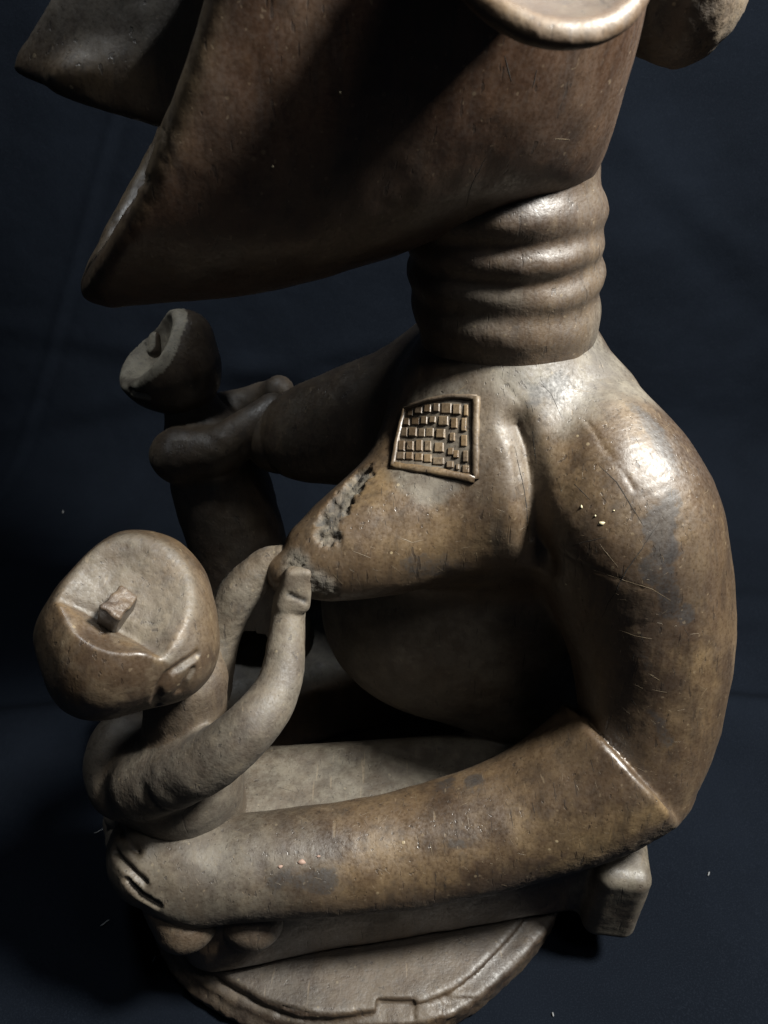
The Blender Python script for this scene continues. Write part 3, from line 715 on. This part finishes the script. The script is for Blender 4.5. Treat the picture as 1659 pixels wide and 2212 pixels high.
# near child's body
SH_R = P(330, 1672, 0.315)
NARM = spline([(P(312, 1692, 0.308), 0.0215), (P(438, 1650, 0.296), 0.0178), (P(540, 1570, 0.302), 0.0152), (P(602, 1480, 0.325), 0.0128), (P(620, 1375, 0.350), 0.0102), (P(626, 1300, 0.366), 0.0092), (P(642, 1245, 0.370), 0.0075)], 5)
NARM2 = spline([(P(430, 1480, 0.365), 0.022), (P(468, 1375, 0.372), 0.0145), (P(512, 1288, 0.378), 0.0125), (P(570, 1226, 0.386), 0.0110), (P(612, 1208, 0.386), 0.0085)], 4)
def nbody(p, want=False):
    d = s_chain(p, [(P(405, 1470, 0.335), 0.0255), (P(398, 1580, 0.330), 0.0265)], 0.01)
    nk = d
    tr = s_chain(p, spline([(P(388, 1665, 0.336), 0.0430), (P(408, 1740, 0.348), 0.0415), (PZ(430, 1800, 0.10), 0.040)], 3), 0.015)
    d = smin(d, tr, 0.012)
    a1 = s_chain(p, NARM, 0.006); a2 = s_chain(p, NARM2, 0.006)
    for x0, x1 in ((614, 630), (632, 648), (650, 662)):
        a1 = smin(a1, s_cone(p, P(x0, 1305, 0.360), P(x1, 1240, 0.3655), 0.0058, 0.0042), 0.003)
    sh = s_ell(p, P(275, 1640, 0.338), (0.027, 0.040, 0.034)); 
    d = smin(d, sh, 0.014)
    d = smin(d, a1, 0.007); d = smin(d, a2, 0.008)
    lg = s_chain(p, [(PZ(385, 1940, 0.120), 0.024), (PZ(402, 1982, 0.108), 0.023)], 0.01)
    lg = np.minimum(lg, s_chain(p, [(PZ(540, 1930, 0.105), 0.027), (PZ(545, 1972, 0.095), 0.025)], 0.01))
    d = smin(d, lg, 0.006)
    gv = seg_dist(p, [P(275, 1690, 0.285), P(330, 1735, 0.282), P(400, 1790, 0.28)]); d = d + 0.003 * np.exp(-(gv / 0.004) ** 2)
    if not want: return d
    return d, np.argmin(np.stack([np.minimum(tr, sh), nk, a1, a2, lg], 1), 1)
V, Q = surface(nbody, (-0.23, 0.20, 0.02), (0.03, 0.46, 0.42), 0.0015, 1.8)
_, LAB = par(lambda q: nbody(q, True), V); N = vnormals(V, Q); n_lo = fbm(V, 32, 3, 5); n_mid = fbm(V, 100, 3, 9); n_hi = fbm(V, 280, 2, 3)
fac = np.abs(fbm(V, 48, 2, 41))
V = V + N * (0.0009 * n_lo + 0.0005 * n_mid - np.where(LAB == 2, 0.0002, 0.0005) * fac + ((LAB == 3) * 0.0004) * n_hi)[:, None]
bt = bvh(V, Q); crack = seg_dist(V, [hit(bt, 596, 1272), hit(bt, 625, 1285), hit(bt, 660, 1300)]); cr = np.exp(-(crack / 0.0016) ** 2)
V = V - N * (0.0016 * cr)[:, None]
emit_split(V, Q, LAB, {0: ('child_torso', NCH), 1: ('child_neck', NCH), 2: ('child_arm', NCH), 3: ('child_arm', NCH), 4: ('child_leg', NCH)}, WOOD,
           np.stack([np.select([LAB == 1, LAB == 0, LAB == 4], [0.35, 0.6, 0.3], 0.75) * np.clip(0.9 + 0.3 * n_lo, 0, 1), 0.15 + 0.2 * (LAB == 2) * sstep(n_mid, 0.1, 0.4), np.clip(0.45 * (LAB == 3) * sstep(n_mid, -0.3, 0.3) + cr, 0, 1), 0.4 + 0 * n_lo], 1))

# far child, smaller
FC = P(378, 776, 0.62)
FV = (CAM - FC) / np.linalg.norm(CAM - FC); fr = np.array([1.0, 0, 0]); fu = np.cross(FV, np.cross(UP, FV)); fu /= np.linalg.norm(fu); fr = np.cross(fu, FV)
fs = np.linalg.norm(CAM - FC) / FPX * 0.99
def FP(px, py, d): return FC + fr * (px - 378) * fs + fu * (776 - py) * fs + FV * d
f2A, f2B = FP(398, 695, 0.026), FP(298, 818, 0.026)
F2N = -fr * 0.776 + fu * 0.63 + FV * 0.42; F2N /= np.linalg.norm(F2N)
NZ2 = FP(330, 745, 0.0); NZ2 = NZ2 - FV * np.dot(NZ2 - (f2A + f2B) / 2, F2N) / np.dot(FV, F2N)
def fhead(p):
    d = s_ell(p, FP(385, 790, -0.002), (0.0355, 0.043, 0.038), np.stack([fr, fu, FV], 1))
    d = smin(d, s_ell(p, FP(335, 790, -0.006), (0.033, 0.034, 0.034), np.stack([fr, fu, FV], 1)), 0.016)
    d = smin(d, s_ell(p, FP(405, 728, 0.0), (0.022, 0.020, 0.026), np.stack([fr, fu, FV], 1)), 0.012)
    cut = s_plane(p, (f2A + f2B) / 2, -F2N)
    bowl = s_ell(p, (f2A + f2B) / 2 - FV * 0.030 + F2N * 0.033, (0.040, 0.040, 0.040))
    d = smax(d, -cut, 0.003); d = smax(d, -bowl, 0.003)
    nz = s_chain(p, [(NZ2 - F2N * 0.006, 0.0065), (NZ2 - F2N * 0.009 + fu * 0.012, 0.005)], 0.004)
    d = smin(d, nz, 0.004)
    d = d + 0.004 * np.exp(-(seg_dist(p, [FP(285, 828, 0.012), FP(312, 838, 0.020)]) / 0.003) ** 2)
    return d
V, Q = surface(fhead, FC - 0.08, FC + 0.08, 0.0017, 2)
N = vnormals(V, Q); n_mid = fbm(V, 95, 3, 9); V = V + N * (0.0008 * fbm(V, 40, 3, 5))[:, None]
fl = (N @ F2N > 0.5) * ((V - f2A) @ F2N > -0.02)
FCH = empty('child', (0, 0, 0), FIG); FCH['label'] = 'smaller child at the far breast, in the shadow of the big head'
emit('child_head', V, Q, FACEWOOD, FCH, np.stack([np.where(fl, 1.0, 0.08), np.where(fl, 0.9, 0.2), 0 * n_mid, 0.2 * fl], 1), vnormals(V, Q))
FARM = spline([(FP(356, 968, 0.018), 0.0235), (FP(430, 966, 0.033), 0.0205), (FP(500, 930, 0.040), 0.0175), (FP(552, 900, 0.04), 0.014)], 4)
def fbody(p, want=False):
    nk = s_chain(p, [(FP(396, 850, -0.01), 0.0235), (FP(400, 930, -0.01), 0.026)], 0.01)
    tr = s_chain(p, spline([(FP(420, 965, -0.01), 0.036), (FP(432, 1060, -0.005), 0.043), (FP(448, 1200, -0.005), 0.043), (FP(470, 1420, -0.005), 0.047)], 3), 0.015)
    a1 = s_chain(p, FARM, 0.006); a2 = s_chain(p, [(FP(450, 905, -0.045), 0.020), (FP(560, 890, -0.03), 0.016), (FP(585, 868, -0.01), 0.014)], 0.01)
    d = smin(smin(nk, tr, 0.012), a1, 0.008); d = smin(d, a2, 0.012)
    if not want: return d
    return d, np.argmin(np.stack([tr, nk, a1, a2], 1), 1)
V, Q = surface(fbody, (-0.30, 0.50, 0.02), (0.0, 0.75, 0.38), 0.0020, 1.8)
_, LAB = par(lambda q: fbody(q, True), V); N = vnormals(V, Q); n_lo = fbm(V, 32, 3, 5); V = V + N * (0.0016 * n_lo + 0.0005 * fbm(V, 110, 2, 3))[:, None]
emit_split(V, Q, LAB, {0: ('child_torso', FCH), 1: ('child_neck', FCH), 2: ('child_arm', FCH), 3: ('child_arm', FCH)}, WOOD, np.stack([0.30 + 0.3 * n_lo, 0.1 + 0 * n_lo, 0 * n_lo, 0.3 + 0 * n_lo], 1))

# ---- round base
BC = np.array([-0.026, 0.432], np.float32)
def base(p):
    q = p[:, :2] - BC; th = np.arctan2(q[:, 1], q[:, 0]); rad = np.hypot(q[:, 0], q[:, 1])
    R = 0.198 + 0.0025 * np.sin(2 * th + 0.7) + 0.0016 * np.sin(5 * th) + 0.0012 * np.sin(11 * th + 2)
    x = rad - R; y = np.abs(p[:, 2] - 0.016) - 0.014
    d = smax(x, y, 0.006)
    step = smax(rad - (R - 0.014 + 0.004 * np.sin(3 * th)), np.abs(p[:, 2] - 0.018) - 0.0165, 0.004)
    m = sstep(np.cos(th - math.radians(235)), 0.6, 0.9)
    d = np.minimum(d + 0.006 * m * sstep(p[:, 2], 0.01, 0.02), step)
    # chipped notches in the front edge
    for px, py, r in ((855, 2180, 0.010), (990, 2165, 0.008), (760, 2235, 0.008)):
        d = smax(d, -s_box(p, PZ(px, py, 0.034), (r * 1.4, r * 0.7, 0.006), np.eye(3), 0.001), 0.002)
    return d
V, Q = surface(base, (-0.26, 0.22, -0.004), (0.22, 0.71, 0.045), 0.0020, 1.6)
N = vnormals(V, Q); n_lo = fbm(V, 20, 3, 5); n_mid = fbm(V, 90, 3, 9); edge = sstep(np.hypot(V[:, 0] - BC[0], V[:, 1] - BC[1]), 0.175, 0.194)
V = V + N * (0.0012 * n_lo + 0.0004 * n_mid + edge * 0.0012 * fbm(V, 160, 2, 4))[:, None]
crk = np.exp(-(seg_dist(V, [PZ(470, 2110, .034), PZ(560, 2165, .034), PZ(700, 2205, .034), PZ(860, 2240, .034)]) / 0.002) ** 2); V = V - N * (0.004 * crk)[:, None]
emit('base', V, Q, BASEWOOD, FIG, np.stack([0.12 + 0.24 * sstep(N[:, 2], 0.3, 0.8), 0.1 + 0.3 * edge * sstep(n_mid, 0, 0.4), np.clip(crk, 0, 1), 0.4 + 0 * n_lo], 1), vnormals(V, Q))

# ---- scarification panel on the near breast: raised border and rows of cut marks
PANEL = empty('scarification_panel', (0, 0, 0), FIG)
def surf_pt(px, py):
    return hitn(MTREE, px, py)
def strip(name, path, width, height, parent, masks):
    """raised carved strip following the surface along measured points"""
    pts = []
    for (x0, y0), (x1, y1) in zip(path[:-1], path[1:]):
        m = max(2, int(math.hypot(x1 - x0, y1 - y0) / 14))
        for t in np.arange(m) / m: pts.append((x0 + (x1 - x0) * t, y0 + (y1 - y0) * t))
    pts.append(path[-1]); PN = [surf_pt(*q) for q in pts]; V = []; Q = []
    for i, (p, n) in enumerate(PN):
        t = PN[min(i + 1, len(PN) - 1)][0] - PN[max(i - 1, 0)][0]; t /= np.linalg.norm(t); s = np.cross(n, t); wv = width * (1 + 0.10 * math.sin(i * 1.7))
        hh = height * (1 + 0.12 * math.sin(i * 2.3 + 1))
        for u, hgt in ((-0.62, -0.0025), (-0.5, 0.45), (-0.36, 0.92), (0.0, 1.0), (0.36, 0.92), (0.5, 0.45), (0.62, -0.0025)):
            V.append(p + s * u * wv + n * (hgt * hh if hgt > 0 else hgt))
    m = 7
    for i in range(len(PN) - 1):
        for j in range(m - 1): Q.append((i * m + j, i * m + j + 1, (i + 1) * m + j + 1, (i + 1) * m + j))
    V = np.array(V); Q = np.array(Q); k = len(V)
    for r0, fl in ((0, True), ((len(PN) - 1) * m, False)):
        for (j0, j1, j2, j3) in ((0, 1, 5, 6), (1, 2, 4, 5)):
            q = [r0 + j0, r0 + j1, r0 + j2, r0 + j3]; Q = np.vstack([Q, q[::-1] if fl else q])
        Q = np.vstack([Q, [r0 + 2, r0 + 3, r0 + 4, r0 + 4]][0:1]) if False else Q
    if np.dot(np.cross(V[Q[2][1]] - V[Q[2][0]], V[Q[2][2]] - V[Q[2][0]]), PN[0][1]) < 0: Q = Q[:, ::-1]
    return emit(name, V, Q, WOOD, parent, np.tile(np.array(masks, float), (len(V), 1)))
sq = 1659 / 300 ; ox, oy = 880 * 1659 / 1800, 880 * 1659 / 1800
def Z(x, y): return (ox + x / 6.0, oy + y / 6.0)      # photo detail window -> photo pixels
BORDER = dict(top=[Z(385, 425), Z(700, 320), Z(1000, 270), Z(1315, 285)], right=[Z(1310, 275), Z(1300, 700), Z(1295, 1340)], bottom=[Z(1290, 1345), Z(800, 1245), Z(215, 1165)], left=[Z(225, 1170), Z(290, 800), Z(385, 430)])
for nm, wd, mk in (('top', 0.0030, (0.3, 0.25, 0, 0.2)), ('right', 0.0042, (0.35, 0.75, 0, 0.1)), ('bottom', 0.0046, (0.1, 0.85, 0, 0.1)), ('left', 0.0033, (0.15, 0.25, 0, 0.1))):
    strip('panel_border', BORDER[nm], wd, 0.0019, PANEL, mk)
# rows of marks: corner positions per row as seen, left to right (x, y, width, height)
ROWS = [[(460, 480, 50, 80), (570, 450, 70, 80), (685, 430, 65, 85), (800, 420, 60, 90), (925, 430, 100, 110), (1060, 440, 75, 110), (1175, 455, 40, 120)],
        [(410, 600, 55, 80), (525, 595, 75, 80), (640, 585, 60, 85), (748, 575, 60, 70), (885, 590, 95, 100), (1022, 620, 62, 110), (1150, 640, 50, 140)],
        [(378, 735, 60, 100), (490, 735, 75, 95), (605, 745, 65, 90), (710, 740, 75, 95), (850, 755, 85, 95), (1000, 800, 50, 90), (1150, 850, 60, 120)],
        [(345, 915, 60, 110), (455, 915, 65, 100), (570, 910, 65, 120), (685, 915, 65, 110), (830, 935, 90, 100), (978, 985, 58, 75), (1048, 1020, 55, 80), (1170, 1050, 50, 120)],
        [(335, 1045, 75, 80), (445, 1045, 70, 80), (565, 1060, 75, 80), (680, 1075, 75, 85), (820, 1110, 110, 75), (970, 1155, 68, 65), (1068, 1185, 34, 60), (1175, 1215, 70, 80)]]
_th = rng.random(64)
def mark_mesh(p, n, du, dv, hgt, sl):
    u = du / 2; v = dv / 2; bt = -n * 0.0016
    low = [p - u - v + bt, p + u - v + bt, p + u + v + bt, p - u + v + bt]
    top = [p - u * 0.82 - v * 0.86 + n * hgt * sl, p + u * 0.70 - v * 0.86 + n * hgt * sl, p + u * 0.70 + v * 0.78 + n * hgt, p - u * 0.82 + v * 0.78 + n * hgt]
    V = np.array(low + top); Q = np.array([(4, 5, 6, 7), (0, 1, 5, 4), (1, 2, 6, 5), (2, 3, 7, 6), (3, 0, 4, 7), (3, 2, 1, 0)])
    c = np.cross(V[5] - V[4], V[6] - V[5])
    return V, (Q if np.dot(c, n) > 0 else Q[:, ::-1])
for ri, row in enumerate(ROWS):
    for ci, (x, y, w, h) in enumerate(row):
        p, n = surf_pt(*Z(x, y)); p1, _ = surf_pt(*Z(x + w / 2, y)); p0, _ = surf_pt(*Z(x - w / 2, y)); q1, _ = surf_pt(*Z(x, y + h / 2)); q0, _ = surf_pt(*Z(x, y - h / 2))
        V, Q = mark_mesh(p, n, (p1 - p0) * 1.6, (q1 - q0) * 1.42, 0.0008 + 0.0006 * rng.random(), 0.45 + 0.3 * rng.random())
        lit = sstep(np.array([x / 900 + y / 1300]), 1.0, 1.6)[0]  # light put into the wear mask: marks paler towards the lower right
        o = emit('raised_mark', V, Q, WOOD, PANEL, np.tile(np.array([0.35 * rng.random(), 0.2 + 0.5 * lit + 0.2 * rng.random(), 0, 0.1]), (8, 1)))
        o.data.polygons.foreach_set('use_smooth', np.zeros(6, bool))
        bv = o.modifiers.new('soft', 'BEVEL'); bv.width = 0.0004; bv.segments = 2

# ---- flecks of pale paint stuck to the carving
PAINT = plain('pale_paint', (0.45, 0.40, 0.26, 1)); PINK = plain('pink_paint', (0.27, 0.18, 0.14, 1))
FLECKS = [(1256, 1095, 5, 6, PAINT), (1286, 1114, 4, 4, PAINT), (1300, 1130, 14, 7, PAINT), (1326, 1103, 3, 3, PAINT), (604, 1872, 9, 6, PINK), (652, 1862, 15, 7, PINK), (688, 1850, 8, 4, PINK), (1223, 1262, 3, 3, PAINT), (735, 200, 4, 5, PAINT), (589, 360, 5, 3, PAINT)]
def fleck(px, py, w, h, mat, f, parent):
    p, n = hitn(f, px, py); R = frame(n, (1, 0.1, 0.2)); s = np.linalg.norm(p - CAM) / FPX
    k = 9; ang = np.arange(k) * 2 * math.pi / k; rr_ = 1 + 0.3 * rng.standard_normal(k).clip(-1, 1)
    ring = [p + R @ np.array([math.cos(t) * w * s * 0.6 * r, math.sin(t) * h * s * 0.6 * r, 0.0002]) for t, r in zip(ang, rr_)]
    low = [q - n * 0.0025 for q in ring]; V = np.array(low + ring + [p + n * 0.0009])
    Q = [(i, (i + 1) % k, k + (i + 1) % k, k + i) for i in range(k)]
    me = bpy.data.meshes.new('paint_fleck'); me.from_pydata([tuple(v) for v in V], [], Q + [(k + i, k + (i + 1) % k, 2 * k) for i in range(k)]); me.materials.append(mat)
    me.polygons.foreach_set('use_smooth', np.ones(len(me.polygons), bool))
    o = bpy.data.objects.new('paint_fleck', me); COL.objects.link(o); o.parent = parent
for i, (x, y, w, h, m) in enumerate(FLECKS):
    fleck(x, y, w, h, m, HTREE if y < 500 else STREE, FIG)

# ---- cracks and scratches: hairline slivers that follow the carved surface
CRACK = plain('crack_shadow_dirt', (0.010, 0.008, 0.006, 1), 0.9); SCRATCH = plain('fresh_scratch_wood', (0.125, 0.094, 0.058, 1), 0.5)
def sliver(tree, pts, width, seed):
    r = np.random.default_rng(seed); q = []
    for (x0, y0), (x1, y1) in zip(pts[:-1], pts[1:]):
        m = max(2, int(math.hypot(x1 - x0, y1 - y0) / 7))
        for t in np.arange(m) / m: q.append((x0 + (x1 - x0) * t, y0 + (y1 - y0) * t))
    q.append(pts[-1]); V = []; F = []; jit = np.cumsum(r.normal(0, 0.55, len(q))); jit -= np.linspace(jit[0], jit[-1], len(q))
    PN = [hitn(tree, x + jit[i], y + 0.6 * jit[i]) for i, (x, y) in enumerate(q)]; n_ = len(PN)
    if max(np.linalg.norm(a[0] - b[0]) for a, b in zip(PN[:-1], PN[1:])) > 0.012: return [], []
    for i, (p, n) in enumerate(PN):
        t = PN[min(i + 1, n_ - 1)][0] - PN[max(i - 1, 0)][0]; t /= max(np.linalg.norm(t), 1e-9); sd = np.cross(n, t)
        w = width * 0.5 * math.sin(math.pi * (0.06 + 0.88 * i / (n_ - 1))) ** 0.7 * (0.7 + 0.6 * r.random())
        V += [p - sd * w - n * 0.0002, p - sd * w * 0.5 + n * 0.00005, p + sd * w * 0.5 + n * 0.00005, p + sd * w - n * 0.0002]
    for i in range(n_ - 1):
        for k in range(3): F.append((i * 4 + k, (i + 1) * 4 + k, (i + 1) * 4 + k + 1, i * 4 + k + 1))
    return V, F
def sliver_obj(name, V, F, mat, parent):
    me = bpy.data.meshes.new(name); me.from_pydata([tuple(v) for v in V], [], F); me.materials.append(mat); me.polygons.foreach_set('use_smooth', np.ones(len(F), bool))
    o = bpy.data.objects.new(name, me); COL.objects.link(o); o.parent = parent; return o
CRACKS = [[(1112, 965), (1128, 1050), (1139, 1115), (1142, 1180)], [(1294, 1005), (1330, 1040), (1355, 1080), (1392, 1138)], [(1425, 1125), (1349, 1240), (1300, 1335)], [(1240, 1045), (1275, 1080)], [(1230, 1181), (1265, 1170), (1310, 1160)],
          [(1195, 1690), (1201, 1732)], [(1240, 1682), (1247, 1722)], [(1150, 1732), (1156, 1764)], [(1102, 1748), (1108, 1790)], [(1060, 1768), (1064, 1800)], [(900, 1798), (906, 1834)], [(985, 1790), (990, 1815)], [(1275, 1640), (1283, 1668)], [(1320, 1630), (1326, 1660)], [(940, 1885), (943, 1915)], [(1030, 1870), (1034, 1905)],
          [(600, 1700), (640, 1712)], [(1165, 825), (1190, 850), (1215, 905)], [(1150, 930), (1158, 1000)], [(255, 1330), (300, 1360), (330, 1395)]]
SCR = [[(1279, 1230), (1345, 1253), (1409, 1273), (1450, 1298)], [(1295, 1175), (1335, 1225)], [(1335, 1360), (1372, 1374), (1409, 1380)], [(1040, 1618), (1062, 1600), (1080, 1596)], [(1400, 1455), (1425, 1470)], [(1410, 1490), (1440, 1496)], [(980, 850), (1010, 830)], [(1240, 840), (1280, 848)], [(1180, 1010), (1200, 985)], [(860, 1160), (890, 1172), (915, 1166)], [(760, 1190), (800, 1205)], [(720, 1240), (740, 1262)], [(930, 1820), (935, 1850)], [(1010, 1760), (1014, 1788)]]
for i, c in enumerate(CRACKS):
    Vv, Ff = sliver(STREE, c, 0.0009 if i < 3 else 0.0006, 100 + i)
    if Vv: sliver_obj('crack', Vv, Ff, CRACK, FIG)
for i, c in enumerate(SCR):
    Vv, Ff = sliver(STREE, c, 0.0006, 200 + i)
    if Vv: sliver_obj('scratch', Vv, Ff, SCRATCH, FIG)
for i, (c, m) in enumerate((([(1050, 340), (1019, 400), (1005, 450)], CRACK), ([(1199, 300), (1230, 302)], SCRATCH), ([(760, 525), (775, 550)], SCRATCH), ([(1000, 455), (1012, 470)], SCRATCH), ([(1090, 120), (1105, 175)], CRACK), ([(1160, 150), (1150, 190)], CRACK))):
    Vv, Ff = sliver(HTREE, c, 0.0008, 300 + i)
    if Vv: sliver_obj('crack' if m is CRACK else 'scratch', Vv, Ff, m, HEAD)
# many fine ones, too small to tell apart
AREAS = [((1190, 800, 1540, 1700), 110), ((650, 1680, 1400, 1960), 110), ((700, 1010, 1140, 1280), 70), ((300, 1780, 650, 1960), 30), ((600, 1580, 1000, 1730), 20), ((1000, 760, 1300, 900), 30)]
for m, nm, seed in ((SCRATCH, 'fine_scratches', 1), (CRACK, 'fine_cracks', 2)):
    r = np.random.default_rng(seed); VV = []; FF = []
    for (x0, y0, x1, y1), cnt in AREAS:
        for k in range(cnt):
            x = r.uniform(x0, x1); y = r.uniform(y0, y1); an = r.normal(1.45, 0.25) if m is CRACK else r.uniform(0, math.pi); ln = r.uniform(5, 26) * (0.8 if m is CRACK else 1)
            pts = [(x, y), (x + math.cos(an) * ln * 0.5 + r.normal(0, 1), y + math.sin(an) * ln * 0.5), (x + math.cos(an) * ln, y + math.sin(an) * ln)]
            Vv, Ff = sliver(STREE, pts, r.uniform(0.0002, 0.00042), int(r.integers(1e6)))
            o_ = len(VV); VV += Vv; FF += [tuple(i + o_ for i in f) for f in Ff]
    sliver_obj(nm, VV, FF, m, FIG)['kind'] = 'stuff'

# ---- lint on the cloth
LINT = plain('pale_lint', (0.17, 0.175, 0.18, 1), 0.9)
LINTS = [(216, 1797, 13, 3, 0.15, 'the curved pale lint fibre beside the wrapped hand'), (228, 1993, 10, 4, 0.4, 'short pale lint fibre left of the carved knee'), (335, 2076, 7, 4, 0.9, 'stubby pale lint fibre close to the edge of the round base'),
         (137, 1104, 4, 5, 1.0, 'tiny pale lint crumb on the cloth left of the far child'), (1192, 2192, 4, 5, 1.2, 'tiny pale lint crumb right of the round base'), (1530, 1890, 5, 4, 0.6, 'faint lint crumb on the cloth right of the carved foot')]
def lint(px, py, w, h, ang, label):
    d = ray(px, py)
    q = PZ(px, py, 0.0) 
    D = CLOTH_V - CAM; t = D @ d / np.dot(d, d); off = np.linalg.norm(D - t[:, None] * d, axis=1); i = np.argsort(off)[:6]; q = CLOTH_V[i].mean(0)
    s = np.linalg.norm(q - CAM) / FPX; back = q[1] > 0.9
    X = np.array([1.0, 0, 0]); Yv = UP if back else np.array([0, 1.0, 0]); n = np.array([0, -1.0, 0]) if back else UP
    V = []; k = 7; m = 6
    for j in range(k):
        u = j / (k - 1) - 0.5; r = h * s * 0.36 * (0.35 + 0.65 * math.cos(u * 2.4)); bend = 0.25 * math.sin(u * 3) * w * s
        c = q + n * (r * 0.6 + 0.0012) + (X * math.cos(ang) + Yv * math.sin(ang)) * u * 1.6 * w * s + (-X * math.sin(ang) + Yv * math.cos(ang)) * bend
        sd = -X * math.sin(ang) + Yv * math.cos(ang)
        for a in range(m): V.append(c + sd * r * math.cos(a * math.pi * 2 / m) + n * r * math.sin(a * math.pi * 2 / m))
    F = [(j * m + a, j * m + (a + 1) % m, (j + 1) * m + (a + 1) % m, (j + 1) * m + a) for j in range(k - 1) for a in range(m)] + [tuple(range(m))[::-1], tuple(range((k - 1) * m, k * m))]
    me = bpy.data.meshes.new('lint'); me.from_pydata([tuple(v) for v in V], [], F); me.materials.append(LINT); me.polygons.foreach_set('use_smooth', np.ones(len(F), bool))
    o = bpy.data.objects.new('lint', me); COL.objects.link(o); tag(o, label, 'lint', 'bits of lint on the dark cloth')
for a in LINTS: lint(*a)
